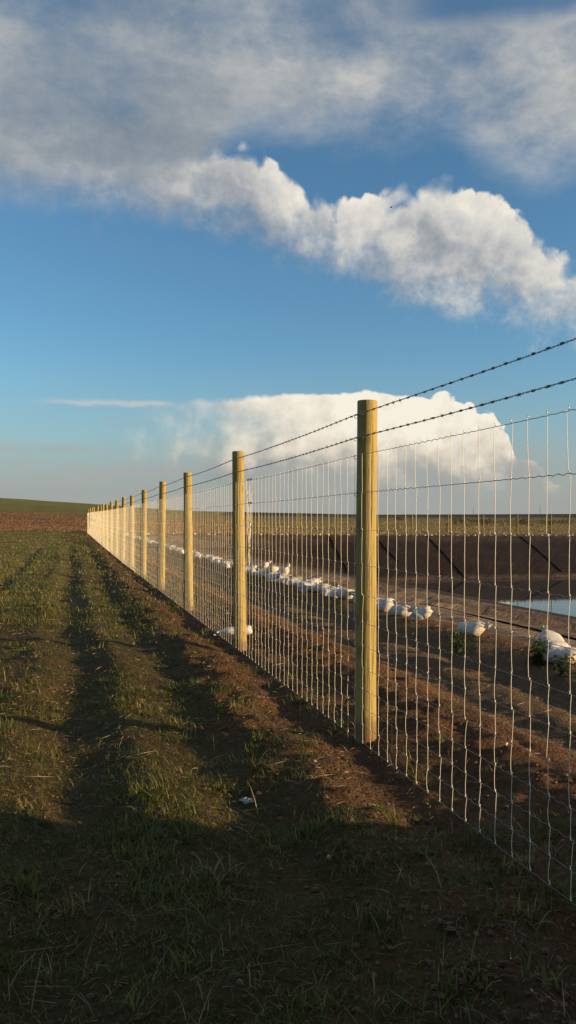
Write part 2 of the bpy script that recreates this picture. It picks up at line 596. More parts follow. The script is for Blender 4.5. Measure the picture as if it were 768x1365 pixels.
def mat_plain(name, c, rough=0.8, spec=0.2, metal=0.0, var=0.25, scale=20.0):
    m, t, b = material(name, rough, spec)
    n = t.noise(objco(t), scale, 5, 0.6)
    t.put(b.inputs['Base Color'], t.vm('SCALE', c, scale=t.lin(n, 0.3, 0.7, 1 - var, 1 + var)))
    b.inputs['Metallic'].default_value = metal
    return m


def mat_leaf(name, translucent=0.25):
    m, t, b = material(name, 0.6, 0.25)
    o = t.m('ADD', 0.7, t.m('MULTIPLY', t.noise(pos(t), 9.0, 3, 0.5), 0.6))
    c = t.vm('SCALE', vcol(t), scale=o)
    t.put(b.inputs['Base Color'], c)
    if translucent:
        tr = t.new('ShaderNodeBsdfTranslucent')
        t.put(tr.inputs[0], c)
        mx = t.new('ShaderNodeMixShader'); mx.inputs[0].default_value = translucent
        t.t.links.new(b.outputs[0], mx.inputs[1]); t.t.links.new(tr.outputs[0], mx.inputs[2])
        t.t.links.new(mx.outputs[0], t.t.nodes['Material Output'].inputs[0])
    return m


def mat_liner():
    m, t, b = material('dusty black liner', 0.55, 0.06)
    p = pos(t)
    n = t.noise(p, 0.55, 7, 0.62, 0.3)
    n2 = t.noise(t.vm('MULTIPLY', p, (1, 1, 3)), 4.0, 6, 0.65)
    dust = t.m('MULTIPLY', t.lin(vcol(t), 0, 1), t.m('ADD', t.smooth(n, 0.3, 0.68, 0.35, 1.0), t.lin(n2, 0.3, 0.7, -0.25, 0.25)), clamp=True)
    c = t.mix(dust, (0.016, 0.0088, 0.0056, 1), (0.23, 0.172, 0.128, 1))
    t.put(b.inputs['Base Color'], c)
    t.put(b.inputs['Roughness'], t.lin(dust, 0, 0.6, 0.62, 0.9))
    # slack creases running slantwise across the sheet
    rot = t.new('ShaderNodeVectorRotate', rotation_type='Z_AXIS'); rot.inputs['Angle'].default_value = 0.55
    t.put(rot.inputs['Vector'], p)
    cr = t.noise(t.vm('MULTIPLY', rot.outputs[0], (1.0, 0.12, 0.3)), 0.9, 6, 0.6, 0.5)
    cr = t.m('ABSOLUTE', t.m('SUBTRACT', cr, 0.5))
    bump(t, b, t.m('ADD', t.m('MULTIPLY', cr, 6.0), t.m('ADD', t.m('MULTIPLY', n, 1.5), t.m('MULTIPLY', n2, 0.3))), 0.45, 0.12)
    return m


def mat_water():
    m, t, b = material('dam water', 0.03, 0.5)
    b.inputs['Base Color'].default_value = (0.035, 0.03, 0.024, 1)
    b.inputs['IOR'].default_value = 1.33
    n = t.noise(t.vm('MULTIPLY', pos(t), (1, 1.6, 1)), 1.2, 4, 0.5)
    bump(t, b, n, 0.06, 0.02)
    return m


def mat_sack():
    m, t, b = material('woven white sack', 0.62, 0.3)
    p = objco(t)
    n = t.noise(p, 14.0, 6, 0.6)
    dirt = t.smooth(t.noise(p, 6.0, 6, 0.66), 0.46, 0.68, 0.0, 0.65)
    c = t.mix(dirt, t.vm('SCALE', (0.43, 0.428, 0.425), scale=t.lin(n, 0.3, 0.7, 0.88, 1.06)), (0.40, 0.28, 0.19, 1))
    t.put(b.inputs['Base Color'], c)
    w = t.new('ShaderNodeTexWave'); w.inputs['Scale'].default_value = 60; w.inputs['Distortion'].default_value = 2
    t.put(w.inputs['Vector'], p)
    bump(t, b, t.m('ADD', t.noise(p, 16.0, 6, 0.62, 1.2), t.m('MULTIPLY', w.outputs['Fac'], 0.05)), 0.6, 0.02)
    return m


M_GROUND = mat_ground()
M_WOOD = mat_wood()
M_WIRE_SUNLIT = mat_plain('galvanised wire sunlit tone', (0.78, 0.72, 0.57), 0.5, 0.6, 0.0, 0.12, 60)  # zinc made paler and golden: low sunlight on the stays put into the colour
M_LINE = mat_plain('galvanised line wire shaded tone', (0.17, 0.165, 0.155), 0.6, 0.3, 0.0, 0.15, 60)  # same zinc much darker: shade of the unlit side put into the colour
M_BARB = mat_plain('barbed wire steel', (0.16, 0.155, 0.15), 0.5, 0.5, 0.3, 0.2, 60)
M_STAPLE = mat_plain('staple steel', (0.45, 0.44, 0.42), 0.4, 0.6, 0.5)
M_GRASS = mat_leaf('grass blades', 0.3)
M_STRAW = mat_leaf('dry straw', 0.15)
M_CLOD = mat_leaf('soil clods', 0.0)
M_LEAF = mat_leaf('weed leaves', 0.3)
M_STEM = mat_plain('weed stems', (0.09, 0.10, 0.04), 0.7)
M_LINER = mat_liner()
M_WATER = mat_water()
M_SACK = mat_sack()
M_TWINE = mat_plain('twine', (0.28, 0.20, 0.12), 0.9)
M_BIRD = mat_plain('dark feathers', (0.02, 0.02, 0.022), 0.7)
M_STONE = mat_plain('white stone', (0.34, 0.325, 0.30), 0.85, 0.2, 0, 0.2, 40)
M_REDSTONE = mat_plain('ochre stone', (0.42, 0.20, 0.085), 0.85, 0.2, 0, 0.2, 60)
M_MAST = mat_plain('grey steel mast', (0.18, 0.19, 0.20), 0.6)
M_BARK = mat_plain('bush stems', (0.10, 0.07, 0.05), 0.9)


# ------------------------------------------------------------------ ground
def axis_lines(lo_f, hi_f, step, g_hi, g_lo, hi, lo, extra=None):
    a = list(np.arange(lo_f, hi_f, step))
    v, st = hi_f, step
    while v < hi:
        a.append(v)
        st = step + (v - hi_f) * g_hi
        if extra and extra[0] < v < extra[1]:
            st = min(st, extra[2])
        v += st
    a.append(hi)
    v = lo_f - step
    while v > lo:
        a.append(v)
        v -= step + (lo_f - v) * g_lo
    a.append(lo)
    return np.array(sorted(a))


def ground_color(x, y):
    s, t = to_st(x, y)
    r = np.hypot(x, y)
    soil = np.array([0.165, 0.086, 0.044]); soil2 = np.array([0.105, 0.062, 0.036])
    turf = np.array([0.078, 0.072, 0.024]); dry = np.array([0.20, 0.145, 0.062])
    green = np.array([0.20, 0.195, 0.058]); red = np.array([0.155, 0.085, 0.045]); gold = np.array([0.245, 0.165, 0.058])
    far = np.array([0.050, 0.055, 0.032]); redsoil = np.array([0.20, 0.080, 0.038])
    n1 = fbm(x * 0.9, y * 0.9, 4, 70); n2 = fbm(x * 0.25, y * 0.25, 4, 80); n3 = fbm(x * 3.1, y * 3.1, 3, 90)

    def mixc(a, b, f):
        f = np.clip(f, 0, 1)[..., None]
        return a * (1 - f) + b * f
    c = mixc(soil, soil2, 0.5 + 0.8 * n1)
    c = mixc(c, np.array([0.175, 0.120, 0.076]), sstep(1.1, 1.5, t) * sstep(3.4, 2.6, t) * (0.75 + 0.4 * n1))
    # trodden turf outside the fence
    g = sstep(-0.2, -1.2, t + 0.5 * n1) * (0.7 + 0.5 * n3)
    c = mixc(c, turf, g)
    rows = 0.5 + 0.5 * np.sin(t * 3.3 + 1.5 * n2)
    c = mixc(c, dry, sstep(-3.5, -7, t) * (0.10 + 0.30 * rows + 0.25 * n3))
    gz = sstep(9, 24, r) * sstep(-1.0, -2.4, t + 0.3 * n1)
    c = mixc(c, np.array([0.150, 0.140, 0.042]), gz * (0.6 + 0.4 * n1 + 0.3 * n2))
    c = mixc(c, np.array([0.26, 0.185, 0.075]), gz * np.clip(0.25 + 0.9 * n2 + 0.25 * (rows - 0.5), 0, 0.6))
    # field zones far off
    left = sstep(0.5, -1.5, t - 0.24 * np.maximum(r - 85, 0))
    nz = 12 * fbm(x * 0.02, y * 0.05, 3, 101)
    rr = r + nz
    redband = sstep(100, 112, rr) * left
    c = mixc(c, mixc(mixc(red, np.array([0.26, 0.150, 0.072]), 0.35 + 0.9 * fbm(x * 0.03, y * 0.12, 4, 120)), np.array([0.27, 0.16, 0.075]), sstep(140, 112, rr) * 0.6), redband)
    c = mixc(c, mixc(green, np.array([0.10, 0.095, 0.03]), 0.4 + 0.5 * n2), sstep(203, 214, rr) * left)
    c = mixc(c, np.array([0.165, 0.172, 0.052]), sstep(290, 310, rr) * left)
    right = (1 - left) * sstep(S1 - 1.5, S1 + 0.5, s)
    c = mixc(c, redsoil, right * sstep(300, 60, r) * (0.8 - 0.3 * sstep(10, 45, t)))
    gf = mixc(gold, np.array([0.115, 0.110, 0.035]), 0.10 + 0.5 * sstep(5, 55, t) + 0.7 * fbm(x * 0.015, y * 0.06, 3, 130))
    c = mixc(c, gf, right * sstep(S1 + 5 + 16 * sstep(35, 5, t), S1 + 9 + 26 * sstep(35, 5, t), s))
    c = mixc(c, far, (1 - left) * sstep(255, 290, rr))
    c = mixc(c, np.array([0.030, 0.034, 0.028]), (1 - left) * sstep(340, 360, rr))
    return c


S_AX = axis_lines(-4.6, 3.4, 0.036, 0.024, 0.12, 4200, -3000, extra=(68, 84, 0.45))
T_AX = axis_lines(-3.0, 3.8, 0.036, 0.040, 0.040, 3600, -3600)
SS, TT = np.meshgrid(S_AX, T_AX, indexing='ij')
GX, GY = to_xy(SS.ravel(), TT.ravel())
GZ = height(GX, GY)
nS, nT = len(S_AX), len(T_AX)
ii = np.arange(nS - 1)[:, None] * nT; jj = np.arange(nT - 1)[None, :]
quads = np.stack([ii + jj, ii + nT + jj, ii + nT + jj + 1, ii + jj + 1], -1).reshape(-1, 4)[:, ::-1]
ground = fast_mesh('ground', np.stack([GX, GY, GZ], -1), quads, M_GROUND, smooth=True, color=ground_color(GX, GY))
tag(ground, 'bare reddish soil and rutted turf running out to the fields', kind='structure')

# ------------------------------------------------------------------ dam: liner, seams, water
def build_dam():
    sa = axis_lines(-6.0, 6.0, 0.12, 0.03, 0.12, S1 + 0.25, S0 - 0.3, extra=(56, 80, 0.5))
    ta = axis_lines(T0 - 0.12, T0 + 4.0, 0.08, 0.05, 0.5, T1 + 0.3, T0 - 0.13)
    S, T = np.meshgrid(sa, ta, indexing='ij')
    s, t = S.ravel(), T.ravel()
    z = liner_height(s, t)
    x, y = to_xy(s, t)
    wr = fbm(s * 0.35, t * 1.4, 4, 200, 0.55)
    fold = np.maximum(fbm(s * 0.8 + t * 0.35, t * 0.10, 3, 210) - 0.22, 0) * 0.35
    edge = sstep(T0 - 0.12, T0 + 0.4, t)
    z = z + edge * (0.035 * wr + fold * sstep(30, 12, t)) + 0.012
    dust = np.clip(sstep(24, 4.0, t) * 0.9 + 0.25 * sstep(1.2, 0.0, basin(s, t)) + 0.75 * sstep(0.28, 0.02, np.abs(z - WATER_Z - 0.12)) * 0.6, 0.06, 1)
    dust = dust * (0.8 + 0.4 * fbm(x * 0.3, y * 0.3, 3, 220))
    n2 = len(ta)
    i = np.arange(len(sa) - 1)[:, None] * n2; j = np.arange(n2 - 1)[None, :]
    q = np.stack([i + j, i + n2 + j, i + n2 + j + 1, i + j + 1], -1).reshape(-1, 4)[:, ::-1]
    lin_ = fast_mesh('dam_liner', np.stack([x, y, z], -1), q, M_LINER, smooth=True, color=np.repeat(dust[:, None], 3, 1))
    tag(lin_, 'dark plastic sheet lining the sloping sides of the dam', kind='structure')

    def seam(points, wid, high):
        pts = np.array(points, float)
        k = np.linspace(0, 1, 40)
        s_ = np.interp(k, np.linspace(0, 1, len(pts)), pts[:, 0]) + 0.12 * fbm(k * 6, k * 0 + pts[0, 1], 2, 230)
        t_ = np.interp(k, np.linspace(0, 1, len(pts)), pts[:, 1]) + 0.12 * fbm(k * 5, k * 0 + pts[0, 0], 2, 240)
        z_ = liner_height(s_, t_)
        X, Y = to_xy(s_, t_)
        path = np.stack([X, Y, z_ + 0.02], -1)
        v, f = tube(path, wid * (0.8 + 0.4 * vnoise(k * 9, k * 0, 5)), 6)
        v[:, 2] = np.repeat(path[:, 2], 6) + (v[:, 2] - np.repeat(path[:, 2], 6)) * high / wid
        mesh_obj('liner_fold', v, f, M_LINER_FOLD, lin_)
    # folds that run slantwise down the far bank
    def on_bank(px, s_):
        u = (px - 384) / FPX
        Y = (s_ + CS * P0[1] - SN * P0[0]) / (CS - SN * u)
        return s_, to_st(u * Y, Y)[1]
    for pa, pb, fa, fb, wd in ((570, 622, 0, 0.97, 0.06), (694, 748, 0, 0.85, 0.06), (439, 470, 0, 0.95, 0.06), (505, 530, 0.1, 0.6, 0.03)):
        seam([on_bank(pa, S1 - 0.3 - 13.6 * fa), on_bank(pb, S1 - 0.3 - 13.6 * fb)], wd, 0.08)
    # and along the near slope
    for tt, w_ in ((6.2, 0.012),):
        seam([(-5, tt), (20, tt + 0.4), (45, tt + 0.2), (66, tt + 0.5)], w_, 0.02)
    # water sheet
    wv = []
    n = 60
    # shoreline from the basin shape
    t_n = T0 + (-WATER_Z) / 0.174 - 0.6; s_f = S1 - (-WATER_Z) / 0.27 + 0.5
    t_f = T1 - (-WATER_Z) / 0.25 + 0.5; s_n = S0 + (-WATER_Z) / 0.2 - 0.5
    sg = np.linspace(s_n, s_f, n); tg = np.linspace(t_n, t_f, n)
    A, B = np.meshgrid(sg, tg, indexing='ij')
    X, Y = to_xy(A.ravel(), B.ravel())
    i = np.arange(n - 1)[:, None] * n; j = np.arange(n - 1)[None, :]
    q = np.stack([i + j, i + n + j, i + n + j + 1, i + j + 1], -1).reshape(-1, 4)[:, ::-1]
    wo = fast_mesh('water', np.stack([X, Y, np.full(len(X), WATER_Z)], -1), q, M_WATER, smooth=True)
    tag(wo, 'still water low in the lined dam', kind='structure')


M_LINER_FOLD = mat_plain('liner fold', (0.010, 0.0065, 0.005), 0.8, 0.05)
build_dam()

# ------------------------------------------------------------------ fence
SPACING = 4.297
N_POST = 19
MESH_T = -0.083


def rise(s, t=0.0):
    x, y = to_xy(s, t)
    return float(large(np.array([x]), np.array([y]))[0])


ORD = ['nearest', 'second', 'third', 'fourth', 'fifth', 'sixth', 'seventh', 'eighth', 'ninth', 'tenth', 'eleventh', 'twelfth', 'thirteenth',
       'fourteenth', 'fifteenth', 'sixteenth', 'seventeenth', 'eighteenth', 'nineteenth', 'twentieth'] + ['twenty-' + w_ for w_ in ('first second third fourth fifth sixth seventh eighth ninth').split()] + ['thirtieth'] + [
    'thirty-' + w_ for w_ in ('first second third fourth fifth sixth seventh eighth ninth').split()]


def post_mesh(seed, rad, hgt, below=0.45, sides=28, rings=46):
    r_ = np.random.default_rng(seed)
    zs = np.concatenate([np.linspace(-below, hgt - 0.012, rings), [hgt - 0.004, hgt, hgt]])
    th = np.arange(sides) * 2 * np.pi / sides
    bx, by = r_.uniform(-0.006, 0.006, 2)
    cr = r_.uniform(0, 2 * np.pi, 4)
    v = []
    for k, z in enumerate(zs):
        f = z / hgt
        rr = rad * (1.03 - 0.06 * f)
        if k == rings: rr *= 0.985
        if k == rings + 1: rr *= 0.955
        if k == rings + 2: rr *= 0.5
        lump = 1 + 0.022 * np.sin(th * 2 + seed + z * 0.9) + 0.014 * np.sin(th * 3 - seed * 2 + z * 2.1) + 0.010 * np.sin(th + z * 6 + seed)
        if k < rings:
            for c in cr:      # long drying checks
                dd = np.angle(np.exp(1j * (th - c - 0.10 * math.sin(z * 1.7 + c))))
                lump = lump - 0.035 * np.exp(-(dd / 0.12) ** 2) * max(0.0, math.sin(z * 1.3 + c * 3))
        cx = bx * math.sin(f * 3); cy = by * math.sin(f * 2.3)
        v += [(cx + rr * l * math.cos(a), cy + rr * l * math.sin(a), z) for a, l in zip(th, lump)]
    n = len(zs)
    f = []
    for k in range(n - 1):
        for j in range(sides):
            a, b = k * sides + j, k * sides + (j + 1) % sides
            f.append((a, b, b + sides, a + sides))
    f.append(tuple((n - 1) * sides + j for j in range(sides)))
    f.append(tuple(sides - 1 - j for j in range(sides)))
    return v, f


LINES_Z = [0.045, 0.165, 0.285, 0.41, 0.555, 0.705, 0.865, 1.05, 1.255, 1.495, 1.75, 2.01]
BARB_Z = [2.135, 2.295]
POST_MESH = []
for k in range(6):
    v, f = post_mesh(100 + k, [0.0735, 0.072, 0.070, 0.074, 0.071, 0.073][k], 2.40)
    POST_MESH.append(mesh_obj('shaft', v, f, M_WOOD, link=False).data)
# a bent staple
sv, sf = tube([(-0.012, 0.0, 0.010), (-0.012, -0.014, 0.010), (-0.004, -0.019, 0.010), (0.004, -0.019, 0.010), (0.012, -0.014, 0.010), (0.012, 0, 0.010)], 0.0022, 5)
STAPLE = mesh_obj('staple', sv, sf, M_STAPLE, link=False).data


def make_post(s, t, i, label, group, staples, scale=1.0, rot=None, girth=1.0):
    x, y = to_xy(s, t)
    g = H(x, y)
    p = empty('fence_post', (x, y, rise(s, t)), FENCE_ROT)
    tag(p, label, 'fence post', group)
    o = bpy.data.objects.new('shaft', POST_MESH[i % 6]); col.objects.link(o); o.parent = p
    o.rotation_euler = (math.radians(random.uniform(-0.5, 0.5)), math.radians(random.uniform(-0.5, 0.5)), random.uniform(0, 6.28) if rot is None else rot)
    if i > 0 and girth == 1.0:
        girth = random.uniform(0.93, 1.06); scale = random.uniform(0.985, 1.012)
        o.rotation_euler = (math.radians(random.gauss(0, 0.6)), math.radians(random.gauss(0, 0.6)), o.rotation_euler[2])
    o.scale = (girth, girth, scale)
    if staples:
        for zz in LINES_Z + BARB_Z:
            q = bpy.data.objects.new('staple', STAPLE); col.objects.link(q); q.parent = p
            # local +Y is the camera-far normal; the wires run on the -t side, which is local +Y
            q.location = (random.uniform(-0.01, 0.01), 0.068, zz - 0.010)
            q.rotation_euler = (0, random.uniform(-0.3, 0.3) + math.pi / 2, math.pi)
    return p


FAR_GROUP = 'round timber posts along the fence'
for i in range(-2, N_POST):
    s = i * SPACING
    if i < 0:
        lab = 'round timber post of the fence beside the camera, right of the frame' if i == -1 else 'round timber post of the fence behind the camera'
    elif i == 0:
        lab = 'nearest and tallest yellow timber fence post, right of the middle'
    elif i == 1:
        lab = 'second nearest yellow timber fence post, with a white sack at its foot'
    elif i == N_POST - 1:
        lab = 'timber corner post at the far left end of the fence'
    else:
        lab = ORD[i] + ' yellow timber fence post, counted from the nearest one'
    make_post(s, 0.0, i, lab, FAR_GROUP, i in (0, 1, 2, 3), rot=2.2 if i == 0 else None)

S_CORNER = (N_POST - 1) * SPACING
S_START = -2 * SPACING
far_ts = [SPACING * k for k in range(1, 14)]
for k, t in enumerate(far_ts):
    lab = 'small pale timber post beyond the dam, ' + (['first', *ORD[1:]][k]) + ' from the left corner'
    make_post(S_CORNER, t, k + 3, lab, 'small posts on the far side of the dam', False, scale=random.uniform(0.9, 0.98), girth=0.72)


def fence_pts(s_arr, t, zoff):
    s_arr = np.asarray(s_arr, float)
    x, y = to_xy(s_arr, t)
    return np.stack([x, y, large(x, y) + zoff], -1)


def build_mesh_fence():
    root = empty('wire_mesh_fence', (*to_xy(0, MESH_T), 0), 0)
    rx, ry = to_xy(0, MESH_T)
    off = np.array([rx, ry, 0])
    tag(root, 'tall knotted wire mesh of upright stays strung along the near post row', 'wire fence')
    # line wires: crimped close by, straight further on
    for k, z in enumerate(LINES_Z):
        s1 = np.arange(S_START, 12.0, 0.0188)
        amp = 0.0042 * sstep(13, 6, s1)
        ph = random.uniform(0, 6.28)
        zz = z + amp * np.sin(s1 * 2 * np.pi / 0.0752 + ph + 1.2 * np.sin(s1 * 7 + k)) * (0.6 + 0.5 * np.sin(s1 * 3.1 + k))
        sag = -0.012 * np.sin(np.pi * ((s1 / SPACING) % 1)) * (1 if k in (0, 11) else 0.5)
        jig = 0.006 * fbm(s1 * 0.8, s1 * 0 + k * 3.3, 2, 300)
        a = fence_pts(s1, MESH_T + jig, 0); a[:, 2] += zz + sag
        s2 = np.concatenate([np.arange(12.0, S_CORNER, 0.6), [S_CORNER]])
        b = fence_pts(s2, MESH_T, 0); b[:, 2] += z - 0.008 * np.sin(np.pi * ((s2 / SPACING) % 1))
        path = np.concatenate([a, b[1:]]) - off
        rad = 0.0014 if k < 10 else 0.0019
        v, f = tube(path, rad, 4)
        o = fast_mesh('line_wire', v, f, M_LINE, root, smooth=True)
    # stays: 12 patterns shared by all
    pats = []
    NP = 14
    for p in range(2 * NP):
        r_ = np.random.default_rng(500 + p)
        wr_ = 0.00135 if p < NP else 0.0023
        pieces = []
        drift = 0.0
        for k in range(len(LINES_Z) - 1):
            z0, z1 = LINES_Z[k], LINES_Z[k + 1]
            h_ = z1 - z0
            a = r_.normal(0.003, 0.0038); b = r_.normal(-0.0045, 0.0045)
            bow = r_.normal(0, 0.003)
            m_ = np.linspace(0, 1, 5)
            xs = a + (b - a) * m_ + bow * np.sin(np.pi * m_)
            if k == len(LINES_Z) - 2:
                xs = xs + 0.012 * m_ * r_.uniform(-0.4, 1.6)
            ys = r_.normal(0, 0.0015) + 0.002 * np.sin(np.pi * m_)
            path = np.stack([xs, np.full(5, 1.0) * ys, z0 + 0.004 + (h_ - 0.008) * m_], -1)
            pieces.append(tube(path, wr_, 5))
        for k, z in enumerate(LINES_Z):
            x0 = r_.normal(0, 0.001)
            q = np.array([(-0.007, -0.001, z - 0.007), (-0.002, 0.003, z - 0.003), (0.002, -0.003, z + 0.003), (0.006, 0.001, z + 0.008)]) + (x0, 0, 0)
            pieces.append(tube(q, [0.0018, wr_ * 1.5, wr_ * 1.5, 0.0018], 5))
        pats.append(join(pieces))
    meshes = []
    for v, f in pats:
        meshes.append(mesh_obj('stay_wire', v, f, M_WIRE_SUNLIT, link=False).data)
    ss = np.arange(-3.45, S_CORNER - 0.05, 0.1492)
    order = list(ss)
    lone = [s for s in order if s > -3.5][:300]
    rest = [s for s in order if s not in set(lone)]
    rest += list(np.arange(-3.45 - 0.1492, S_START, -0.1492))
    for i, s in enumerate(lone):
        x, y = to_xy(s, MESH_T)
        o = bpy.data.objects.new('stay_wire', meshes[(i * 5 + i // 7) % NP + (NP if s > 19 else 0)]); col.objects.link(o); o.parent = root
        o.location = (x - rx, y - ry, rise(s, MESH_T))
        o.rotation_euler = (0, random.gauss(0, 0.0025), FENCE_ROT)
    acc = []
    ca, sa_ = math.cos(FENCE_ROT), math.sin(FENCE_ROT)
    for i, s in enumerate(rest):
        v, f = pats[i % NP + (NP if s > 19 else 0)]
        x, y = to_xy(s, MESH_T)
        w = np.stack([v[:, 0] * ca - v[:, 1] * sa_ + x - rx, v[:, 0] * sa_ + v[:, 1] * ca + y - ry, v[:, 2] + rise(s, MESH_T)], -1)
        acc.append((w, f))
    v, f = join(acc)
    o = fast_mesh('far_stay_wires', v, f, M_WIRE_SUNLIT, root, smooth=True)
    o['kind'] = 'stuff'
    # where two rolls of mesh meet: doubled, twisted ends
    for k in range(7):
        r_ = np.random.default_rng(900 + k)
        n = 16
        z = np.linspace(r_.uniform(1.0, 1.5), r_.uniform(1.5, 2.03), n)
        s = 3.42 + r_.normal(0, 0.03) + np.cumsum(r_.normal(0, 0.009, n))
        t = MESH_T - 0.008 + np.cumsum(r_.normal(0, 0.004, n))
        x, y = to_xy(s, t)
        v, f = tube(np.stack([x - rx, y - ry, z], -1), 0.0024, 5)
        fast_mesh('splice_wire', v, f, M_WIRE_SUNLIT, root, smooth=True)
    for z in (LINES_Z[-1], LINES_Z[-2], LINES_Z[-4]):
        s = np.linspace(3.28, 3.52, 60)
        x, y = to_xy(s, MESH_T + 0.008 * np.cos(s * 210))
        v, f = tube(np.stack([x - rx, y - ry, z + 0.008 * np.sin(s * 210)], -1), 0.0028, 5)
        fast_mesh('splice_coil', v, f, M_LINE, root, smooth=True)
    # the same mesh along the far side
    root2 = empty('wire_mesh_fence', (*to_xy(S_CORNER, 0), rise(S_CORNER)), 0)
    tag(root2, 'thin wire mesh fence on the small posts beyond the dam', 'wire fence')
    bx, by, bz = root2.location
    tt = np.arange(0, far_ts[-1] + 0.01, 1.0)
    for z in LINES_Z + BARB_Z:
        x, y = to_xy(np.full(len(tt), S_CORNER + 0.083), tt)
        v, f = tube(np.stack([x - bx, y - by, large(x, y) + z - bz], -1), 0.0019, 3)
        fast_mesh('line_wire', v, f, M_LINE, root2, smooth=True)
    acc = []
    for t in np.arange(0.05, far_ts[-1], 0.15):
        x, y = to_xy(S_CORNER + 0.083, t)
        g = rise(S_CORNER + 0.083, t)
        acc.append(tube([(x - bx, y - by, g + 0.045 - bz), (x - bx, y - by, g + 2.01 - bz)], 0.0019, 3))
    v, f = join(acc)
    fast_mesh('far_stay_wires', v, f, M_WIRE_SUNLIT, root2)['kind'] = 'stuff'


build_mesh_fence()


def build_barbed(z, label, seed):
    r_ = np.random.default_rng(seed)
    root = empty('barbed_wire', (*to_xy(0, MESH_T), z))
    rx, ry, rz = root.location
    off = np.array([rx, ry, rz])
    tag(root, label, 'barbed wire', 'barbed strands above the mesh')
    s1 = np.concatenate([np.arange(S_START, 16.0, 0.016), np.arange(16.0, 44.0, 0.1), np.arange(44, S_CORNER, 1.0), [S_CORNER]])
    sag = -0.016 * np.sin(np.pi * ((s1 / SPACING) % 1)) + 0.004 * fbm(s1 * 0.9, s1 * 0, 2, seed)
    fade = sstep(17, 14, s1)
    for ph in (0.0, math.pi):
        a = s1 * 2 * np.pi / 0.095 + ph
        x, y = to_xy(s1, MESH_T + 0.0028 * fade * np.cos(a))
        p = np.stack([x, y, large(x, y) + z + sag + 0.0028 * fade * np.sin(a)], -1) - off
        v, f = tube(p, 0.0020, 4)
        fast_mesh('strand', v, f, M_BARB, root, smooth=True)
    acc = []
    for s in np.arange(S_START + 0.03, 45.0, 0.112):
        s = s + r_.normal(0, 0.006)
        sg = -0.016 * math.sin(math.pi * ((s / SPACING) % 1))
        g = rise(s, MESH_T)
        for q in (-0.005, 0.005):
            th = r_.uniform(0, math.pi)
            L = 0.015
            p = []
            for e in (-1, 0, 1):
                ss_ = s + q + e * r_.uniform(0.001, 0.006)
                x, y = to_xy(ss_, MESH_T + e * L * math.cos(th))
                p.append((x, y, g + z + sg + e * L * math.sin(th)))
            acc.append(tube(np.array(p) - off, [0.0008, 0.0019, 0.0008], 3))
        x0, y0 = to_xy(s - 0.009, MESH_T); x1, y1 = to_xy(s + 0.009, MESH_T)
        acc.append(tube(np.array([(x0, y0, g + z + sg), (x1, y1, g + z + sg)]) - off, 0.0062, 5))
    v, f = join(acc)
    fast_mesh('barbs', v, f, M_BARB, root)['kind'] = 'stuff'


build_barbed(BARB_Z[1], 'topmost barbed wire strand, stapled just below the post tops', 11)
build_barbed(BARB_Z[0], 'lower barbed wire strand, between the topmost strand and the mesh', 12)


